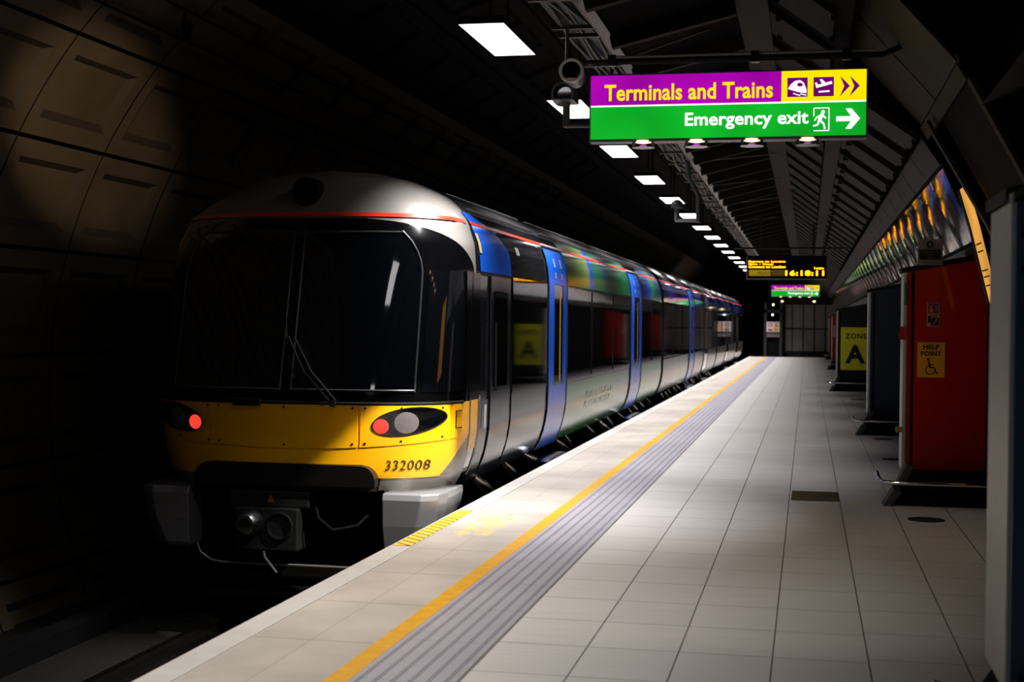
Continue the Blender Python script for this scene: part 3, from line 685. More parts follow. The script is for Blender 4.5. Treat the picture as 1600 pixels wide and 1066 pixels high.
ld = bpy.data.lights.new('sign_spot', 'SPOT'); ld.energy = 1400; ld.color = (1, .93, .82); ld.spot_size = math.radians(23); ld.spot_blend = .4; ld.shadow_soft_size = .03  # extra beam added beside the sign lamps to brighten the cab corner
o = bpy.data.objects.new('sign_spot', ld); C.objects.link(o); o.location = (-1.22, 10.47, 2.88)
o.rotation_euler = (Vector((-3.30, 11.42, .26)) - o.location).to_track_quat('-Z', 'Y').to_euler()
dup(s1, (-.53, 61, 3.31), 'small distant lit direction sign hanging below the departure board')
for x in (-1.4, .3): tag(MB().box(x - .012, x + .012, 61.05, 61.09, 3.40, 4.2).build('sign_hanger', M['dark']), 'thin dark rod holding up the %s end of the distant direction sign' % ('left' if x < 0 else 'right'), 'hanger')

# ------------------------------------------------------------ departure board
db = thing('departure_board', 'black departure board with amber dot lettering and clock hung over the platform', 'display board', (-.45, 30, 2.8))
P_(MB().box(-1.26, .37, 30, 30.22, 2.575, 3.06), 'casing', M['matt'], db)
mb = MB(); mb.box(-1.275, -1.26, 29.985, 30.2, 2.565, 3.04); mb.box(-1.275, .36, 29.985, 30.0, 2.56, 2.575); P_(mb, 'edge_trim', M['lightgrey'], db)
mb = MB()
for s_, a, b, z0, z1 in (('Express to London', -1.23, -.47, 2.905, 2.955), ('Non - Stop!', -1.23, -.72, 2.855, 2.90), ('Connect to London', -1.23, -.47, 2.80, 2.85), ('1min', .12, .31, 2.775, 2.82)):
    text_mb(mb, s_, a, b, z0, z1, 29.992, .025, 1.08)
P_(mb, 'lettering', M['e_led'], db)
mb = MB(); text_mb(mb, '16:18:11', -.47, .32, 2.64, 2.75, 29.992, .03, 1.08); P_(mb, 'clock', M['e_led'], db)
mb = MB(); mb.box(-1.22, -.78, 29.99, 30, 2.635, 2.76); st_ = P_(mb, 'platform_strip', M['e_strip'], db)
mb = MB(); mb.box(-.78, -.49, 29.99, 30, 2.635, 2.76); P_(mb, 'platform_strip', M['e_strip_d'], db)
mb = MB(); text_mb(mb, 'Platform 1', -1.03, -.66, 2.665, 2.72, 29.985, .0); P_(mb, 'platform_lettering', M['ink'], db)
for x in (-1.0, .1): P_(MB().box(x - .02, x + .02, 30.18, 30.21, 3.06, 3.95), 'hanger', M['dark'], db)
tag(MB().tube([(-1.55, 30.1, 3.22), (1.0, 30.1, 3.22)], .020, 8).build('pipe_rail', M['dark']), 'dark horizontal pipe crossing just above the departure board', 'pipe')

# ------------------------------------------------------------ cameras
c1 = thing('security_camera', 'round grey security camera with pale ring lens facing the viewer, left of the large sign', 'camera', (-1.72, 10.35, 3.42))
P_(MB().tube([(-1.72, 10.22, 3.455), (-1.72, 10.25, 3.455), (-1.72, 10.45, 3.43)], [.085, .09, .07], 24), 'body', M['camgrey'], c1)
P_(MB().torus((-1.72, 10.215, 3.455), .080, .013), 'lens_ring', mat('pale_ring', (235, 235, 225), .4), c1)
mb = MB(); disc(mb, -1.72, 3.455, .070, 10.213); P_(mb, 'lens', M['screen'], c1)
P_(MB().box(-1.75, -1.69, 10.20, 10.212, 3.388, 3.398), 'lens_mark', M['white'], c1)
P_(MB().tube([(-1.72, 10.36, 3.44), (-1.66, 10.37, 3.52), (-1.62, 10.42, 3.55)], .018, 8), 'bracket', M['camgrey'], c1)
C2Y = .42
c2 = thing('security_camera', 'grey hooded security camera on a short stem, under the ring lens camera', 'camera', (-1.81, 10.4, 3.3))
mb = MB(); pts = []
for k in range(13):
    t = PI * k / 12; pts.append((-1.80 + .085 * math.cos(t), 3.345 + .085 * math.sin(t)))
poly = [(-1.715, 3.29)] + pts + [(-1.885, 3.29)]; inner = [(-1.80 + (p[0] + 1.80) * .82, 3.345 + (p[1] - 3.345) * .82) for p in poly]
n_ = len(poly)
vs_ = [(p[0], 10.28 + C2Y, p[1]) for p in poly] + [(p[0], 10.28 + C2Y, p[1]) for p in inner] + [(p[0], 10.55 + C2Y, p[1]) for p in poly] + [(p[0], 10.55 + C2Y, p[1]) for p in inner]
fs_ = []
for i in range(n_):
    j = (i + 1) % n_
    fs_ += [(i, j, n_ + j, n_ + i), (2 * n_ + i, 2 * n_ + j, j, i), (3 * n_ + i, 3 * n_ + j, n_ + j, n_ + i)]
mb.add(vs_, fs_); P_(mb, 'hood', M['camgrey'], c2)
mb = MB(); mb.add([(p[0], 10.36 + C2Y, p[1]) for p in inner], [tuple(range(n_))]); P_(mb, 'lens', M['screen'], c2)
P_(MB().cyl((-1.80, 10.9, 3.42), (-1.80, 10.9, 3.869), .014, 8), 'hanger', M['camgrey'], c2)
P_(MB().torus((-1.835, 10.5 + C2Y, 3.36), .085, .006), 'cable_loop', M['camgrey'], c2)
P_(MB().tube([(-1.80, 10.42 + C2Y, 3.29), (-1.79, 10.42 + C2Y, 3.26), (-1.79, 10.42 + C2Y, 3.10)], [.05, .028, .028], 12), 'stem', M['camgrey'], c2)
P_(MB().tube([(-1.80, 10.42 + C2Y, 3.11), (-1.72, 10.42 + C2Y, 3.11), (-1.60, 10.5 + C2Y, 3.12)], .02, 10), 'arm', M['camgrey'], c2)
c2.location.x -= .07; c2.location.z += .03
c3 = thing('security_camera', 'small round topped camera on a drop arm below the cable tray, farther along', 'camera', (-1.8, 20, 3.3))
P_(MB().tube([(-1.83, 20, 3.36), (-1.83, 20, 3.33), (-1.83, 20, 3.25), (-1.83, 20, 3.24)], [.03, .075, .09, .03], 16), 'dome', M['camgrey'], c3)
P_(MB().tube([(-1.83, 20, 3.25), (-1.83, 20, 3.07)], .035, 12), 'stem', M['camgrey'], c3)
P_(MB().box(-1.85, -1.55, 19.97, 20.03, 3.05, 3.09), 'arm', M['lightgrey'], c3)
P_(MB().tube([(-1.70, 20, 3.92), (-1.66, 20, 3.66), (-1.53, 20, 3.42), (-1.53, 20, 3.04)], .032, 8), 'drop_arm', M['camgrey'], c3)

# ------------------------------------------------------------ cabinets
def cabinet(name, label, cat, yf, xe, xr, zt0, zt1, facem, edge=.035, rail=True, depth=.32, post=None, stripe=True):
    K = thing(name, label, cat, (xe, yf, 0))
    post = post or M['post']
    mb = MB(); mb.prism([(xe + .10, .30), (xr, .30), (xr, zt1), (xe + .10, zt0 + (zt1 - zt0) * .1 / (xr - xe))], yf, yf + depth); P_(mb, 'body', facem, K)
    mb = MB(); mb.prism([(xe, .30), (xe + edge, .30), (xe + edge, zt0 + .01), (xe, zt0)], yf - .01, yf + depth + .01); P_(mb, 'edge_post', post, K, .006)
    if stripe:
        mb = MB(); mb.prism([(xe + edge, .30), (xe + .072, .30), (xe + .072, zt0 + .015), (xe + edge, zt0 + .01)], yf - .004, yf + depth); P_(mb, 'side_strip', facem, K)
    mb = MB(); mb.prism([(xe + .05, .29), (xr - .01, .29), (xr - .01, zt1 - .02), (xe + .05, zt0)], yf + .02, yf + depth - .02); P_(mb, 'inner_frame', M['matt'], K)
    s = (zt1 - zt0) / (xr - xe)
    mb = MB(); mb.prism([(xe - .02, zt0), (xr + .02, zt1 + .01), (xr + .02, zt1 + .055), (xe - .02, zt0 + .045)], yf - .015, yf + depth + .02); P_(mb, 'top_cap', M['fascia'], K, .004)
    xi = xe - .14
    mb = MB(); mb.prism([(xi + .03, .0), (xr, .0), (xr, .30), (xe + .08, .30)], yf - .30, yf + depth + .1); P_(mb, 'plinth', M['matt'], K)
    mb = MB(); mb.prism([(xi - .035, 0), (xi + .04, 0), (xi + .13, .125), (xi + .055, .15)], yf - .36, yf - .1); mb.prism([(xe - .05, .20), (xe + .02, .20), (xe + .10, .34), (xe + .03, .37)], yf - .26, yf - .05)
    P_(mb, 'kick_plate', M['kick'], K, .006)
    if rail:
        z = .21
        mb = MB(); mb.tube([(xi - .06, yf + .35, z + .02), (xi - .06, yf - .22, z + .01), (xi - .035, yf - .33, z), (xi + .06, yf - .38, z), (xr - .02, yf - .38, z)], .019, 12)
        P_(mb, 'bumper_rail', M['chrome'], K)
        mb = MB()
        mb.tube([(xi + .1, yf - .38, z), (xi + .12, yf - .3, z - .05)], .012, 8); mb.tube([(xr - .1, yf - .38, z), (xr - .1, yf - .28, z - .05)], .012, 8)
        P_(mb, 'rail_bracket', M['steel'], K)
    return K
k1 = cabinet('help_point_cabinet', 'dark red help point cabinet standing right of the platform on a black plinth', 'cabinet', 13.3, .85, 1.58, 2.09, 2.22, M['cab_red'])
# writing and symbols on the help point
hp = thing('help_point_sign', 'amber help point sign with wheelchair symbol on the red cabinet', 'sign', (1.1, 13.29, 1.3))
P_(MB().box(.98, 1.22, 13.285, 13.298, 1.14, 1.46), 'sign_board', M['amber'], hp)
mb = MB(); text_mb(mb, 'HELP', 1.03, 1.17, 1.395, 1.44, 13.282, .03); P_(mb, 'lettering', M['ink'], hp); mb = MB(); text_mb(mb, 'POINT', 1.01, 1.19, 1.335, 1.38, 13.282, .03); P_(mb, 'lettering', M['ink'], hp)
mb = MB(); cx, cz = 1.095, 1.215
disc(mb, cx - .02, cz + .088, .012, 13.282); bar2(mb, (cx - .018, cz + .07), (cx - .005, cz + .015), .015, 13.282); bar2(mb, (cx - .012, cz + .045), (cx + .03, cz + .04), .009, 13.282)
bar2(mb, (cx - .008, cz + .018), (cx + .035, cz + .014), .013, 13.282); bar2(mb, (cx + .033, cz + .018), (cx + .05, cz - .035), .011, 13.282); bar2(mb, (cx + .047, cz - .035), (cx + .068, cz - .028), .009, 13.282)
ringp(mb, cx, cz - .005, .036, .009, 13.282, 26, math.radians(110), math.radians(345)); P_(mb, 'wheelchair_symbol', M['ink'], hp)
sy = thing('pictogram_sign', 'small red pictogram plate of a hand and sound waves, upper one on the help point', 'sign', (1.1, 13.29, 1.78))
P_(MB().box(1.06, 1.17, 13.29, 13.298, 1.715, 1.82), 'sign_board', M['pink'], sy); P_(MB().box(1.068, 1.162, 13.286, 13.291, 1.723, 1.812), 'sign_field', mat('pictogram_red', (120, 30, 24), .5), sy)
mb = MB(); disc(mb, 1.094, 1.75, .018, 13.284); disc(mb, 1.09, 1.79, .008, 13.284); bar2(mb, (1.09, 1.79), (1.094, 1.75), .01, 13.284)
for q in range(3): ringp(mb, 1.118 + q * .012, 1.77, .022, .004, 13.284, 12, -1.1, 1.1)
P_(mb, 'hand_symbol', M['pink'], sy)
sy = thing('pictogram_sign', 'small black hearing loop plate with an ear, lower one on the help point', 'sign', (1.1, 13.29, 1.66))
P_(MB().box(1.06, 1.17, 13.29, 13.298, 1.605, 1.708), 'sign_board', M['pink'], sy); P_(MB().box(1.068, 1.162, 13.286, 13.291, 1.613, 1.70), 'sign_field', M['ink'], sy)
mb = MB(); ringp(mb, 1.118, 1.665, .022, .007, 13.284, 16, -.6, 2.9); bar2(mb, (1.136, 1.655), (1.115, 1.625), .007, 13.284); bar2(mb, (1.07, 1.615), (1.09, 1.635), .018, 13.284); bar2(mb, (1.145, 1.685), (1.162, 1.70), .018, 13.284); P_(mb, 'ear_symbol', M['pink'], sy)
o = tag(MB().box(.825, .868, 13.265, 13.285, 1.48, 1.60).build('call_box', mat('red_plastic', (200, 20, 24), .3)), 'small bright red box clipped to the edge of the help point cabinet', 'box')
o = tag(MB().cyl((.848, 13.30, .66), (.80, 13.30, .66), .028, 14).build('door_stop', mat('cream_plastic', (190, 160, 110), .4)), 'short cream peg sticking out of the red cabinet edge near its foot', 'peg')
o = tag(MB().cyl((.865, 13.27, 1.80), (.865, 13.27, 2.0), .014, 10).build('tube_light_sensor', mat('green_tube', (90, 130, 90), .2)), 'thin vertical tube with a green band at the top corner of the red cabinet', 'tube')
inf = thing('information_sign', 'grey information sign with round letter i standing on top of the red cabinet', 'sign', (1.07, 13.2, 2.2))
P_(MB().box(.965, 1.18, 13.19, 13.205, 2.155, 2.39), 'sign_board', M['signgrey'], inf)
mb = MB(); disc(mb, 1.07, 2.343, .034, 13.187); mb.box(.975, 1.165, 13.184, 13.19, 2.205, 2.295); P_(mb, 'sign_field', M['ink'], inf)
mb = MB(); text_mb(mb, 'i', 1.061, 1.079, 2.322, 2.364, 13.182, .03); text_mb(mb, 'Information', 1.01, 1.13, 2.268, 2.284, 13.182, 0); text_mb(mb, 'Help', 1.05, 1.09, 2.242, 2.257, 13.182, 0); text_mb(mb, 'Point', 1.045, 1.095, 2.215, 2.232, 13.182, 0); P_(mb, 'lettering', M['signgrey'], inf)

k2 = cabinet('platform_cabinet', 'dark blue-grey cabinet standing behind the red help point cabinet', 'cabinet', 21.6, .88, 1.60, 2.10, 2.24, M['cab_dark'])
tag(MB().box(1.32, 1.36, 21.56, 21.597, 1.42, 1.50).build('cabinet_lock', M['steel']), 'small steel lock on the right side of the blue-grey cabinet', 'lock')
k3 = cabinet('platform_cabinet', 'black cabinet carrying the yellow zone sign, farther along the platform', 'cabinet', 35.6, .70, 1.60, 1.97, 2.13, M['cab_black'])
zs = thing('zone_sign', 'bright yellow sign with black letters reading zone and a large A', 'sign', (1.15, 35.58, 1.0))
P_(MB().box(.80, 1.50, 35.57, 35.598, .52, 1.57), 'sign_board', M['zyellow'], zs)
mb = MB(); text_mb(mb, 'ZONE', .91, 1.42, 1.29, 1.42, 35.565, .02, 1.1); P_(mb, 'lettering', M['ink'], zs); mb = MB(); text_mb(mb, 'A', .91, 1.39, .68, 1.14, 35.565, .035); P_(mb, 'large_letter', M['ink'], zs)
k4 = cabinet('platform_cabinet', 'narrow red cabinet seen just past the black zone sign cabinet', 'cabinet', 53.0, .86, 1.60, 1.95, 2.10, M['cab_red'])
tag(MB().box(.93, .99, 52.96, 52.99, 1.2, 1.62).build('cabinet_notice', M['pink']), 'pale upright notice strip on the farther red cabinet', 'notice')
k5 = cabinet('platform_cabinet', 'red cabinet farthest away, by the end wall of the platform', 'cabinet', 68.5, .98, 1.60, 1.95, 2.1, M['cab_red'])
k0 = cabinet('platform_cabinet', 'black cabinet with pale edge and blue metal strip, at the right edge of the picture', 'cabinet', 5.25, .70, 1.5, 2.05, 2.2, M['cab_black'], edge=.10, stripe=False, depth=.55)
P_(MB().prism([(.712, .30), (.765, .30), (.765, 2.05), (.712, 2.04)], 5.20, 5.25), 'metal_strip', M['bluemetal'], k0)
P_(MB().box(.765, .81, 5.215, 5.25, .3, 2.05), 'dark_strip', M['matt'], k0)
for z in (1.92, 1.80): P_(MB().tube([(.738, 5.20, z), (.738, 5.18, z)], [.016, .012], 12), 'bolt', M['chrome'], k0)
mb = MB(); mb.prism([(.69, 2.04), (.86, 2.15), (.86, 2.18), (.69, 2.07)], 5.12, 5.24); P_(mb, 'top_bracket', M['camgrey'], k0)

# ------------------------------------------------------------ train
TX = -4.35
WT = [(.05, 1.18), (.12, 1.24), (.25, 1.31), (.4, 1.36), (.6, 1.392), (.9, 1.40), (2.05, 1.40), (2.3, 1.375), (2.5, 1.30), (2.65, 1.18), (2.78, 1.01), (2.9, .75), (2.97, .48), (3.0, .02)]
YT = [(.05, 11.44), (.3, 11.35), (.9, 11.32), (1.0, 11.34), (2.3, 11.66), (2.5, 11.74), (2.7, 11.86), (2.85, 12.02), (2.95, 12.22), (3.0, 12.6)]
DT = [(.05, .9), (.3, 1.0), (.9, 1.0), (2.05, .85), (2.5, .8), (2.8, 1.0), (3.0, .6)]
def interp(T, z):
    if z <= T[0][0]: return T[0][1]
    for (a, p), (b, q) in zip(T[:-1], T[1:]):
        if z <= b: return p + (q - p) * (z - a) / (b - a)
    return T[-1][1]
def sm(T, z, h=.05): return (interp(T, z - h) + 2 * interp(T, z) + interp(T, z + h)) / 4
def Wz(z): return sm(WT, z, .03) if z < 2.85 else interp(WT, z)
def fr0(u_, z):
    a = min(abs(u_), 1.0); p = 3.0
    return Vector((TX + Wz(z) * u_, sm(YT, z) + sm(DT, z) * (1 - (1 - a ** p) ** (1 / p)), z))
def front(u_, z, off=0.0):
    p = fr0(u_, z)
    if off:
        e = .004
        uu = max(-.995, min(.995, u_))
        a = fr0(uu + e, z) - fr0(uu - e, z); b = fr0(uu, z + .01) - fr0(uu, z - .01)
        n = a.cross(b).normalized()
        if n.y > 0: n = -n
        if abs(u_) > .97 and n.x * u_ < 0: n = -n
        p = p + n * off
    return p
def fu(x): return (x - TX)
def side(y, z, off=0.0, sgn=1):
    dz = (Wz(z + .01) - Wz(z - .01)) / .02; n = Vector((1, 0, -dz)).normalized()
    return Vector((TX + sgn * (Wz(z) + n.x * off), y, z + n.z * off))
train = thing('passenger_train', 'modern airport train with black and yellow cab front standing along the platform edge', 'train', (TX, 11.4, -1.0))
TL = Vector(train.location)
def TP(mb, name, m, parent=None, bevel=0, label=None, fix=True):
    o = mb.build(name, m, parent or train, bevel, fix=fix)
    if parent is None: o.matrix_parent_inverse = Matrix.Translation(-TL)
    if label: o['label'] = label
    return o
def fpatch(mb, zs, uL, uR, off, nu=24):
    vs = []; n = len(zs)
    for z in zs:
        a, b = uL(z), uR(z)
        for i in range(nu + 1): vs.append(front(a + (b - a) * (.5 - .5 * math.cos(PI * i / nu)), z, off))
    fs = [(j * (nu + 1) + i, j * (nu + 1) + i + 1, (j + 1) * (nu + 1) + i + 1, (j + 1) * (nu + 1) + i) for j in range(n - 1) for i in range(nu)]
    return mb.add(vs, fs, True)
def spatch(mb, y0, y1, z0, z1, off, sgn=1, nz=None, ny=1, yfun=None):
    nz = nz or max(1, int((z1 - z0) / .06))
    def fn(a, b):
        z = z0 + (z1 - z0) * b
        ya, yb = (y0, y1) if yfun is None else yfun(z)
        return side(ya + (yb - ya) * a, z, off, sgn)
    return mb.grid(fn, ny, nz)
def frange(a, b, n): return [a + (b - a) * i / n for i in range(n + 1)]
ENDS = [(None, 29.0), (29.45, 46.8), (47.25, 66.5)]
zall = frange(.12, .4, 7) + frange(.45, 2.1, 22) + frange(2.13, 2.8, 20) + frange(2.82, 3.0, 12)
US = sorted(set([-1 + 2 * (0.5 - 0.5 * math.cos(PI * i / 56)) for i in range(57)]))
# lead carriage shell: the nose and both sides as one surface
mb = MB(); vs = []; cols = [('L', 29.0), ('L', 13.4)] + [('F', q) for q in US] + [('R', 13.4), ('R', 29.0)]
for z in zall:
    for k_, v_ in cols:
        if k_ == 'F': vs.append(fr0(v_, z))
        else: vs.append(Vector((TX + (1 if k_ == 'R' else -1) * Wz(z), v_, z)))
nc = len(cols); fs = []
mats = []
for j in range(len(zall) - 1):
    for i in range(nc - 1):
        zc = (zall[j] + zall[j + 1]) / 2; xm = (vs[j * nc + i].x + vs[j * nc + i + 1].x) / 2 - TX
        isf = cols[i][0] == 'F' and cols[i + 1][0] == 'F'
        if isf and zc < .40 and abs(xm) < .80: continue
        mb.k = 0 if isf else (2 if zc > 2.62 else (1))
        if isf and zc > 2.7 and (vs[j * nc + i].y + vs[j * nc + i + 1].y) / 2 > 13.0: mb.k = 2
        mb.f.append((j * nc + i, j * nc + i + 1, (j + 1) * nc + i + 1, (j + 1) * nc + i)); mb.mi.append(mb.k); mb.sm.append(True)
mb.v = [tuple(v) for v in vs]
body1 = TP(mb, 'carriage_body', [M['silver'], M['charcoal'], M['roof']], label='lead carriage with silver cab dome', fix=False)
# rear end cap & floor
mb = MB(); mb.box(TX - 1.14, TX + 1.14, 12.3, 28.95, .05, .13); mb.box(TX - 1.2, TX + 1.2, 28.9, 28.98, .1, 2.7); TP(mb, 'underfloor', M['matt'])
def plain_body(y0, y1):
    mb = MB(); vs = []
    for z in zall:
        for sg, y in ((-1, y1), (-1, y0), (1, y0), (1, y1)): vs.append((TX + sg * Wz(z), y, z))
    for j in range(len(zall) - 1):
        for i in range(3):
            zc = (zall[j] + zall[j + 1]) / 2
            mb.f.append((j * 4 + i, j * 4 + i + 1, (j + 1) * 4 + i + 1, (j + 1) * 4 + i)); mb.mi.append(1 if zc > 2.62 else 0); mb.sm.append(i != 1)
    mb.v = vs
    return TP(mb, 'carriage_body', [M['charcoal'], M['roof']], fix=False)
body2 = plain_body(*ENDS[1]); body3 = plain_body(*ENDS[2])
for a, b in ((28.95, 29.5), (46.75, 47.3)):
    mb = MB()
    for k in range(6): yy = a + (b - a) * (k + .5) / 6; mb.box(TX - 1.18, TX + 1.18, yy - .03, yy + .03, .1, 2.6)
    mb.box(TX - 1.12, TX + 1.12, a, b, .12, 2.55); TP(mb, 'gangway', M['rubber'])
# front: black mask
zm = frange(.90, 1.95, 14) + frange(1.99, 2.497, 24)
def mu(z):
    if z < 2.04: return .9995
    t = min(1, (z - 2.04) / .47); return .9995 * (1 - t ** 3.6) ** (1 / 2.8)
M['maskb'] = mat('gloss_black_surround', (4, 4, 5), .12, 0, .5)
mask = TP(fpatch(MB(), zm, lambda z: -mu(z), mu, .006, 48), 'cab_mask', M['maskb'], label='glossy black surround of the cab windows', fix=False)
mask_side = TP(spatch(MB(), 12.1, 12.62, .90, 2.05, .003), 'cab_mask', M['maskb'], fix=False)
# windscreens
def wu(z):
    if z < 1.95: return .775
    t = min(1, (z - 1.95) / .5); return .775 - .16 * t ** 2.6
zw = frange(1.02, 2.36, 22)
for sg in (-1, 1):
    a = (lambda z: .035) if sg > 0 else (lambda z: -wu(z)); b = wu if sg > 0 else (lambda z: -.035)
    g = TP(fpatch(MB(), zw, a, b, .012, 20), 'windscreen', M['screen'], fix=False)
    mb = MB()
    mb.tube([front(.035 * sg, z, .014) for z in frange(1.0, 2.38, 10)], .010, 6)
    mb.tube([front(sg * wu(z), z, .014) for z in frange(1.0, 2.38, 16)], .011, 6)
    mb.tube([front(sg * (.035 + (wu(1.01) - .035) * t), 1.01, .014) for t in frange(0, 1, 14)], .011, 6)
    mb.tube([front(sg * (.035 + (wu(2.37) - .035) * t), 2.37, .014) for t in frange(0, 1, 14)], .010, 6)
    f_ = TP(mb, 'windscreen_frame', M['frame'], parent=g)
    cg = TP(fpatch(MB(), frange(1.0, 2.05, 12), (lambda z: .81) if sg > 0 else (lambda z: -.985), (lambda z: .985) if sg > 0 else (lambda z: -.81), .012, 8), 'corner_window', M['glass'], fix=False)
# red stripe round the dome and along the side
mb = MB()
zs_ = lambda u_: 2.512 + .02 * (1 - u_ * u_)
vs = []
uu = frange(-.999, .999, 60)
for u_ in uu:
    zc = zs_(u_); vs += [front(u_, zc - .017, .012), front(u_, zc + .017, .012)]
mb.add(vs, [(2 * i, 2 * i + 2, 2 * i + 3, 2 * i + 1) for i in range(len(uu) - 1)], True)
TP(mb, 'red_stripe', M['red'], fix=False)
for (a, b) in ((12.6, 29.0), ENDS[1], ENDS[2]): TP(spatch(MB(), a, b, 2.495, 2.525, .010), 'red_stripe', M['red'], fix=False)
# horn / lamp disc in the dome
mb = MB(); yd = fr0(0, 2.62).y; mb.tube([(TX, yd + .3, 2.74), (TX, yd - .012, 2.74), (TX, yd - .02, 2.74)], [.128, .128, .118], 28)
TP(mb, 'dome_lamp', M['matt'], label='round black lamp cover in the dome')
# yellow lower front
zy = frange(.27, .90, 18)
def yu(z): return .9995 - .06 * max(0, (.6 - z) / .33) ** 1.5
def row_yellow(mb):
    cut = .835
    hi = [z for z in frange(.385, .90, 16)]; fpatch(mb, hi, lambda z: -yu(z), yu, .007, 50)
    lo = frange(.27, .385, 8)
    def cu(z):
        return (.675 + .13 * math.sqrt(max(0, 1 - ((z - .25) / .135) ** 2))) / Wz(z)
    fpatch(mb, lo, cu, yu, .007, 16); fpatch(mb, lo, lambda z: -yu(z), lambda z: -cu(z), .007, 16)
    return mb
TP(spatch(MB(), 12.28, 12.56, .45, .90, .003), 'yellow_side', M['yellow'], fix=False)
ynose = TP(row_yellow(MB()), 'yellow_nose', M['yellow'], fix=False)
# panels of the yellow nose: three raised plates and the seams between them
def bot(u_): return .515 + .085 * u_ * u_
for (a, b, nm) in ((-.97, -.475, 'nose_panel'), (-.46, .46, 'nose_panel'), (.475, .945, 'nose_panel'), (.955, .99, 'nose_panel')):
    mb = MB(); vs = []; nu, nv = 20, 10
    for j in range(nv + 1):
        for i in range(nu + 1):
            u_ = a + (b - a) * i / nu; z0_ = bot(u_); vs.append(front(u_, z0_ + (.888 - z0_) * j / nv, .016))
    base = len(vs)
    mb.add(vs, [(j * (nu + 1) + i, j * (nu + 1) + i + 1, (j + 1) * (nu + 1) + i + 1, (j + 1) * (nu + 1) + i) for j in range(nv) for i in range(nu)], True)
    # turned-in edges
    ed = [(j, i) for i in range(nu + 1) for j in (0,)] + [(j, nu) for j in range(1, nv + 1)] + [(nv, i) for i in range(nu - 1, -1, -1)] + [(j, 0) for j in range(nv - 1, 0, -1)]
    o_ = [vs[j * (nu + 1) + i] for j, i in ed]; q_ = []
    for j, i in ed:
        u_ = a + (b - a) * i / nu; z0_ = bot(u_); q_.append(front(u_, z0_ + (.888 - z0_) * j / nv, .004))
    n2 = len(o_); mb.add(o_ + q_, [(k, (k + 1) % n2, n2 + (k + 1) % n2, n2 + k) for k in range(n2)])
    pnl = TP(mb, nm, M['yellow'], fix=False)
    if b - a > .2:
        for u_ in (a + .03, (a + b) / 2, b - .03):
            for z in (.865, bot(u_) + .03):
                TP(MB().tube([front(u_, z, .016), front(u_, z, .022)], .010, 8), 'screw', M['rubber'], parent=pnl)
# corner handle outline
mb = MB(); mb.tube([front(.985, .83, .02), front(.968, .83, .02), front(.968, .68, .02), front(.985, .68, .02)], .005, 6, smooth=False); TP(mb, 'corner_latch', M['rubber'])
# black seam under the windscreen
mb = MB(); mb.tube([front(t, .902, .01) for t in frange(-.99, .99, 50)], .014, 8); TP(mb, 'sill_strip', M['rubber'])
# headlamp clusters
def cluster(sg):
    HW = 1.40; cx0 = 1.035 * sg / HW; cz0 = .752
    # ellipse tilted upward on the outer side
    def E(t, k=1.0, off=.022):
        a, b = .275 * k, .112 * k; ex, ez = a * math.cos(t), b * math.sin(t); th = .17
        x = ex * math.cos(th) - ez * math.sin(th); z = ex * math.sin(th) + ez * math.cos(th)
        return cx0 + sg * x / HW, cz0 + z, off
    n = 44; mb = MB(); rings = [1.0, .75, .5, .25]
    vs = [front(*E(2 * PI * k / n, kk, .022)) for kk in rings for k in range(n)] + [front(cx0, cz0, .022)]
    fs = [(r_ * n + k, r_ * n + (k + 1) % n, (r_ + 1) * n + (k + 1) % n, (r_ + 1) * n + k) for r_ in range(3) for k in range(n)] + [(3 * n + k, 3 * n + (k + 1) % n, 4 * n) for k in range(n)]
    mb.add(vs, fs, True)
    h = TP(mb, 'headlamp_cluster', M['glass'], label='black oval lamp cluster with red tail lamp', fix=False)
    mb = MB(); mb.tube([front(*E(2 * PI * k / n, 1.0, .02)) for k in range(n + 1)], .006, 6, caps=False); TP(mb, 'cluster_rim', M['rubber'], parent=h)
    def lampdisc(x, z, rr, m, nm):
        u_ = x / HW * sg; mb = MB(); vs = [front(u_, z, .034)]
        for q_, oo in ((.6, .032), (1.0, .026)):
            vs += [front(u_ + q_ * rr * math.cos(2 * PI * k / 24) / HW, z + q_ * rr * math.sin(2 * PI * k / 24), oo) for k in range(24)]
        mb.add(vs, [(0, 1 + k, 1 + (k + 1) % 24) for k in range(24)] + [(1 + k, 25 + k, 25 + (k + 1) % 24, 1 + (k + 1) % 24) for k in range(24)], True)
        return TP(mb, nm, m, parent=h, fix=False)
    lampdisc(.835, .715, .063, M['e_red'], 'tail_lamp'); lampdisc(1.03, .745, .092, M['lens'], 'headlamp')
for sg in (-1, 1): cluster(sg)
# number on the nose
vs, fs, a_ = text2d('332008', .0, 1.1)
mb = MB(); mb.add([front(.64 + .24 * p, .34 + .085 * q, .0145) for p, q in vs], fs)
TP(mb, 'unit_number', M['ink'], fix=False)
# wiper
mb = MB(); mb.tube([front(.0, 1.45, .05), front(.12, 1.15, .05), front(.29, .92, .045)], .011, 8); mb.tube([front(.05, 1.42, .05), front(.17, 1.15, .06), front(.33, .92, .045)], .009, 8)
wp = TP(mb, 'wiper', M['rubber'])
mb = MB(); mb.tube([front(-.03, 1.62, .035), front(-.005, 1.35, .035), front(.06, 1.1, .035)], .008, 6); TP(mb, 'wiper_blade', M['rubber'], parent=wp)
mb = MB(); c = front(.31, .90, .0); mb.tube([c, front(.31, .90, .06)], .028, 14); mb.tube([front(.25, .90, 0), front(.25, .90, .05)], .022, 14); TP(mb, 'wiper_pivot', M['dark'], parent=wp)
mb = MB(); vs = [front(-.34, .87, .02), front(-.16, .87, .02), front(-.16, .93, .03), front(-.34, .93, .03)]; mb.box(-4.80, -4.56, 11.27, 11.34, .87, .93); TP(mb, 'sill_block', M['rubber'])
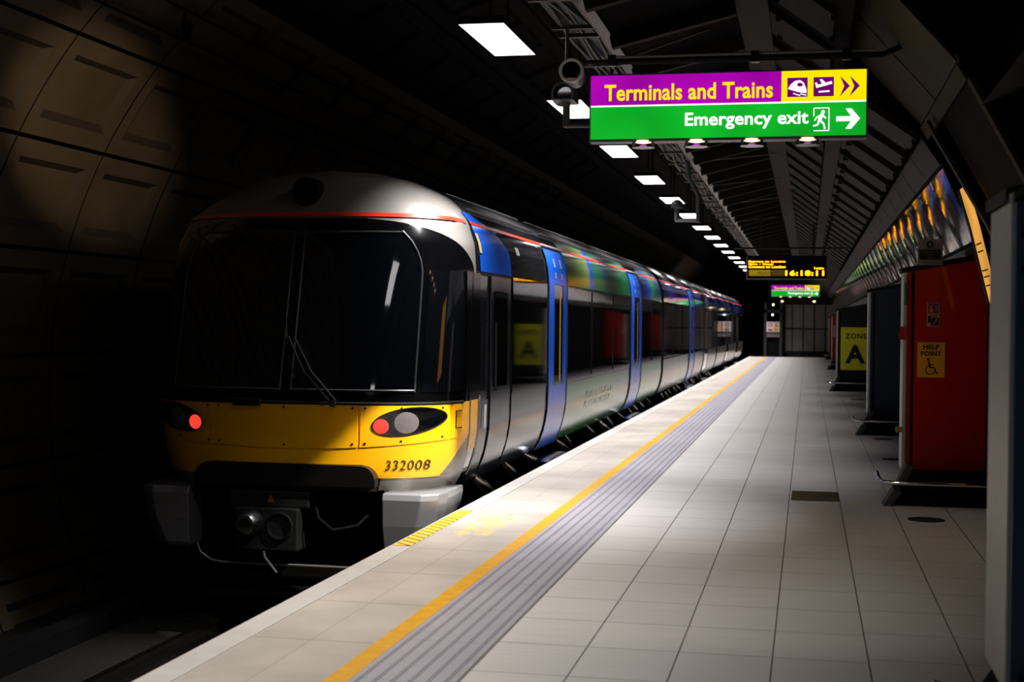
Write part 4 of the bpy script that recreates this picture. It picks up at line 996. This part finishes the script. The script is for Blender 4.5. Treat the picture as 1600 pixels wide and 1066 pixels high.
# bumpers / lower fairings
def bumper(sg):
    mb = MB()
    xi, xo = .87, 1.35
    def ring(z, a, b, yf, yo):
        return [(TX + sg * a, yf, z), (TX + sg * (b - .16), yf, z), (TX + sg * (b - .03), yf + .10, z), (TX + sg * b, yo, z), (TX + sg * b, 12.15, z), (TX + sg * a, 12.15, z)]
    rs = [ring(.155, xi, xo + .02, 11.34, 11.62), ring(.10, xi, xo + .02, 11.32, 11.6), ring(-.12, xi, xo - .02, 11.33, 11.6), ring(-.33, xi + .01, xo - .10, 11.36, 11.62), ring(-.37, xi + .02, xo - .12, 11.39, 11.64)]
    vs = [p for q in rs for p in q]; n = 6; fs = [(j * n + i, j * n + (i + 1) % n, (j + 1) * n + (i + 1) % n, (j + 1) * n + i) for j in range(4) for i in range(n)] + [tuple(range(5, -1, -1)), tuple(range(4 * n, 5 * n))]
    mb.add(vs, fs); b_ = TP(mb, 'bumper', mat('bumper_grey', (120, 120, 124), .35, .3, .3), bevel=.012, label='grey anti-climb corner fairing')
    mb = MB(); vs = []
    for z, off in ((.28, .004), (.22, -.05), (.155, -.03)):
        for i in range(13):
            u_ = sg * (.62 + .375 * i / 12); vs.append(front(u_, z, off))
    mb.add(vs, [(j * 13 + i, j * 13 + i + 1, (j + 1) * 13 + i + 1, (j + 1) * 13 + i) for j in range(2) for i in range(12)], True)
    TP(mb, 'bumper_shelf', M['silver'], fix=False)
for sg in (-1, 1): bumper(sg)
# recess with coupler
mb = MB(); mb.box(TX - .82, TX + .82, 12.2, 12.3, -.55, .45); mb.box(TX - .86, TX - .81, 11.6, 12.3, -.5, .42); mb.box(TX + .81, TX + .86, 11.6, 12.3, -.5, .42); mb.box(TX - .8, TX + .8, 11.75, 12.3, .30, .37)
rc = TP(mb, 'coupler_recess', M['matt'])
# rounded black apron at the top of the recess
pts = []
for k in range(9): t = PI / 2 * k / 8; pts.append((.68 + .13 * math.sin(t), .30 + .13 * math.cos(t)))
poly = [(TX + x, z - .05) for x, z in pts] + [(TX + .81, .20), (TX - .81, .20)] + [(TX - x, z - .05) for x, z in pts[::-1]]
TP(MB().prism(poly, 11.31, 11.42), 'recess_apron', M['black'])
TP(MB().box(TX - .78, TX + .78, 11.48, 11.52, .15, .185), 'recess_lip', mat('lip_grey', (66, 66, 68), .4, .5))
lipm = mat('lower_lip', (150, 148, 146), .35, .6)
mb = MB(); pts = [(TX - .83, 11.42, -.34), (TX - .80, 11.42, -.42), (TX - .70, 11.42, -.485), (TX - .58, 11.42, -.50), (TX + .58, 11.42, -.50), (TX + .72, 11.42, -.48), (TX + .82, 11.42, -.38)]
mb.tube(pts, .011, 8); TP(mb, 'lower_lip', lipm)
mb = MB(); mb.box(TX - .6, TX + .6, 11.46, 11.6, -.62, -.51); mb.box(TX - .75, TX + .75, 11.5, 11.9, -.80, -.76); TP(mb, 'lower_apron', M['matt'])
cpl = TP(MB().box(TX - .42, TX + .14, 11.28, 11.9, -.36, .00).box(TX - .50, TX + .22, 11.35, 11.9, .0, .14), 'coupler', M['dark'], bevel=.01)
TP(MB().tube([(TX - .27, 11.28, -.13), (TX - .27, 11.16, -.13), (TX - .27, 11.12, -.12)], [.11, .10, .075], 20), 'coupler_cone', M['steel'], parent=cpl)
TP(MB().tube([(TX - .27, 11.118, -.13), (TX - .27, 11.115, -.13)], [.06, .06], 20), 'cone_socket', M['matt'], parent=cpl)
TP(MB().torus((TX - .02, 11.275, -.15), .11, .015), 'coupler_cup', M['matt'], parent=cpl)
TP(MB().tube([(TX - .13, 11.2, -.36), (TX - .10, 11.15, -.40), (TX + .02, 11.12, -.52)], .016, 8), 'release_handle', M['dark'], parent=cpl)
mb = MB(); poly_mb(mb, [(TX - .16, .045), (TX - .09, .045), (TX - .125, .11)], 11.345); TP(mb, 'warning_triangle', mat('faded_orange', (130, 80, 30), .5), parent=cpl)
mb = MB(); mb.tube([(TX + .24, 11.4, .1), (TX + .30, 11.36, -.08), (TX + .42, 11.38, -.18), (TX + .6, 11.5, -.15), (TX + .72, 11.7, .0)], .014, 8); TP(mb, 'hose', M['matt'])
# silver corner trim between yellow nose and side
mb = MB(); vs = []
for z in frange(.20, .93, 16): vs += [side(12.30 + 0, z, .004), side(12.62, z, .004)]
# side details, right hand side -------------------------------------------------
def sp_(name, m, y0, y1, z0, z1, off=.008, label=None, parent=None, yfun=None, ny=1):
    return TP(spatch(MB(), y0, y1, z0, z1, off, yfun=yfun, ny=ny), name, m, parent=parent, label=label, fix=False)
sp_('side_trim', M['silver'], 12.56, 12.64, .2, .93, .006)
sp_('lower_panel', M['slate'], 12.6, 16.02, .13, .88)
TP(MB().tube([side(12.75, z, .03) for z in frange(.62, .84, 5)], .012, 8), 'handrail', M['lightgrey'])
cdoor = sp_('cab_door', M['slate'], 13.02, 13.95, .25, 2.04, .012, label='dark cab door with narrow window')
sp_('door_window', M['glass'], 13.15, 13.75, .98, 1.9, .018, parent=cdoor)
TP(MB().tube([side(13.1, z, .045) for z in frange(.95, 1.6, 6)], .013, 8), 'door_handrail', M['rubber'], parent=cdoor)
TP(MB().tube([side(13.0, z, .014) for z in frange(.2, 2.04, 14)], .008, 6), 'door_seam', M['rubber'], parent=cdoor)
TP(MB().tube([side(13.97, z, .014) for z in frange(.2, 2.04, 14)], .008, 6), 'door_seam', M['rubber'], parent=cdoor)
sp_('window_band', M['glass'], 14.05, 16.02, .88, 2.06, .010)
sp_('blue_panel', M['blue'], 12.7, 13.95, 2.07, 2.62, .007, yfun=lambda z: (12.62 - .0 * z, 13.98 - 1.1 * max(0, (z - 2.25) / .37) ** 2))
sp_('charcoal_panel', M['charcoal'], 12.7, 16.0, 2.07, 2.62, .004)
sp_('cab_notice', mat('cab_notice_tan', (176, 150, 84), .5), 12.62, 12.72, 2.24, 2.42, .012)
sp_('side_plate', M['decal'], 14.35, 14.52, 2.3, 2.38, .009)
def pdoor(y0, y1, m=M['blue']):
    w_ = (y1 - y0)
    d = sp_('door', m, y0, y1, .13, .86, .016, label='blue sliding passenger door')
    for a, b in ((y0, y0 + .29 * w_), (y1 - .24 * w_, y1)): sp_('door_upright', m, a, b, .86, 2.06, .016, parent=d)
    sp_('door_window', M['glass'], y0 + .29 * w_, y1 - .24 * w_, .86, 2.06, .012, parent=d)
    sp_('door_head', m, y0, y1, 2.06, 2.47, .016, parent=d)
    mb = MB()
    for q in (.38, .72): yy = y0 + w_ * q; spatch(mb, yy - .05, yy + .05, 2.13, 2.2, .02); spatch(mb, yy - .05, yy + .05, 2.26, 2.36, .02)
    TP(mb, 'door_notices', M['decal'], parent=d, fix=False)
    for yy in (y0 - .012, y1 + .012): TP(MB().tube([side(yy, z, .018) for z in frange(.12, 2.47, 20)], .007, 6), 'door_edge', M['frame'], parent=d)
    mb = MB(); spatch(mb, y0 + .62 * w_ - .04, y0 + .62 * w_ + .04, .9, 1.98, .014); TP(mb, 'grab_strip', mat('grab_yellow', (190, 150, 30), .3), parent=d, fix=False)  # yellow reflection in the door glass, painted on as a strip
    TP(MB().tube([side(y0 - .1, 2.49, .03), side(y1 + .1, 2.49, .03)], .012, 8), 'rain_gutter', M['lightgrey'], parent=d)
    st = TP(MB().prism([(y0 + .1, -.02), (y1 + .1, -.02), (y1 - .1, .01), (y0 + .2, .01)], TX + 1.12, TX + 1.41, 'x'), 'door_step', M['steel'])
    return d
pdoor(16.05, 17.3); pdoor(23.85, 25.35); pdoor(36.0, 37.6, M['blue']); pdoor(41.2, 42.7, M['navy']); pdoor(52.5, 54, M['navy']); pdoor(60, 61.5, M['navy'])
sp_('window_band', M['glass'], 17.34, 23.8, .86, 2.06, .010); sp_('window_band', M['glass'], 25.4, 28.7, .88, 2.06, .010)
sp_('livery_panel', M['liv_hi'], 17.34, 23.8, 2.07, 2.62, .007); sp_('livery_panel', M['liv_hi'], 25.4, 29.0, 2.07, 2.62, .007)
sp_('livery_panel', M['liv_lo'], 17.34, 23.8, .13, .85, .007); sp_('livery_panel', M['liv_lo'], 25.4, 29.0, .13, .86, .007)
for a, b in ((29.5, 35.95), (37.65, 41.15), (42.75, 46.75), (47.3, 52.45), (54.05, 59.95), (61.55, 66.4)):
    sp_('window_band', M['glass'], a, b, .88, 2.04, .008); sp_('upper_panel', M['navy'], a, b, 2.07, 2.55, .006); sp_('lower_panel', mat('grey_train_paint', (88, 86, 88), .18, 0, 0, spec=.35), a, b, .15, .86, .006)
# pillars between windows
for y in (19.4, 21.6, 27.1, 31.6, 33.8, 39.4, 44.7, 49.8, 57):
    TP(MB().tube([side(y, z, .012) for z in frange(.9, 2.04, 6)], .01, 6), 'window_pillar', M['rubber'])
# worn lettering on the lower livery panel
mb = MB(); random.seed(3)
for row, (z0, n_) in enumerate(((.58, 17), (.45, 15))):
    y = 19.0
    for k in range(n_):
        w_ = random.choice((.09, .12, .15)); h_ = .09
        spatch(mb, y, y + .035, z0, z0 + h_, .012, nz=2)
        if k % 3 != 1: spatch(mb, y, y + w_ * .8, z0 + h_ * random.choice((.0, .4, .8)), z0 + h_ * random.choice((.0, .4, .8)) + .02, .0125, nz=1)
        y += w_ + .045
TP(mb, 'worn_lettering', M['decal'], fix=False)
# roof gutter lines
for z, o_, rr in ((2.655, .02, .011), (2.79, .02, .012)):
    mb = MB()
    for a, b in ((12.9, 16.2), (16.6, 21.3), (21.7, 28.9), (29.6, 37.5), (37.9, 46.6), (47.4, 66)): mb.tube([side(a, z, o_), side(b, z, o_)], rr, 8)
    TP(mb, 'roof_gutter', M['steel'])
# under the floor: boxes, bogies and step irons
gl2 = mat('scuffed_metal', (176, 170, 164), .22, .8, .2, var=.3, vscale=9, bump=.4, bscale=18)
def bogie(y):
    for dy in (-1.1, 1.1):
        for sg in (-1, 1):
            TP(MB().cyl((TX + sg * .62, y + dy, -.58), (TX + sg * .76, y + dy, -.58), .42, 28), 'wheel', M['dark'])
    TP(MB().box(TX + .80, TX + .94, y - 1.6, y + 1.6, -.55, -.35).box(TX - .94, TX - .80, y - 1.6, y + 1.6, -.55, -.35).box(TX - .8, TX + .8, y - .3, y + .3, -.6, -.3), 'bogie_frame', M['dark'])
for y in (15.2, 26.3, 32.2, 44.2, 50.5, 63.5): bogie(y)
for a, b in ((18.0, 20.2), (20.7, 23.0), (35, 41), (53, 60)): TP(MB().box(TX - 1.1, TX + 1.06, a, b, -.7, .04), 'equipment_box', M['dark'], bevel=.02)
y = 13.3; random.seed(11)
while y < 46:
    x = TX + 1.20 + random.random() * .06; t = .25 + random.random() * .55; rr = .025 + random.random() * .04; h_ = .10 + random.random() * .14
    if not 28.7 < y < 29.8:
        mb = MB(); mb.tube([(x - .02, y - t * .2, .11), (x + .02, y + t * .25, .05 - h_ * .3), (x + .05, y + t, .0 - h_)], [rr * .6, rr, rr * .8], 10)
        if random.random() < .5: mb.box(x - .04, x + .05, y + t, y + t + .35, -.12, -.06)
        TP(mb, 'step_iron', gl2)
    y += .7 + random.random() * 1.3

# overhead black bar seen against the vault left of the lamps
tag(MB().box(-3.35, -3.31, 5, 70, 5.35, 5.40).build('overhead_rail', M['matt']), 'black overhead conduit running high along the vault above the train', 'conduit')
bpy.context.view_layer.update()
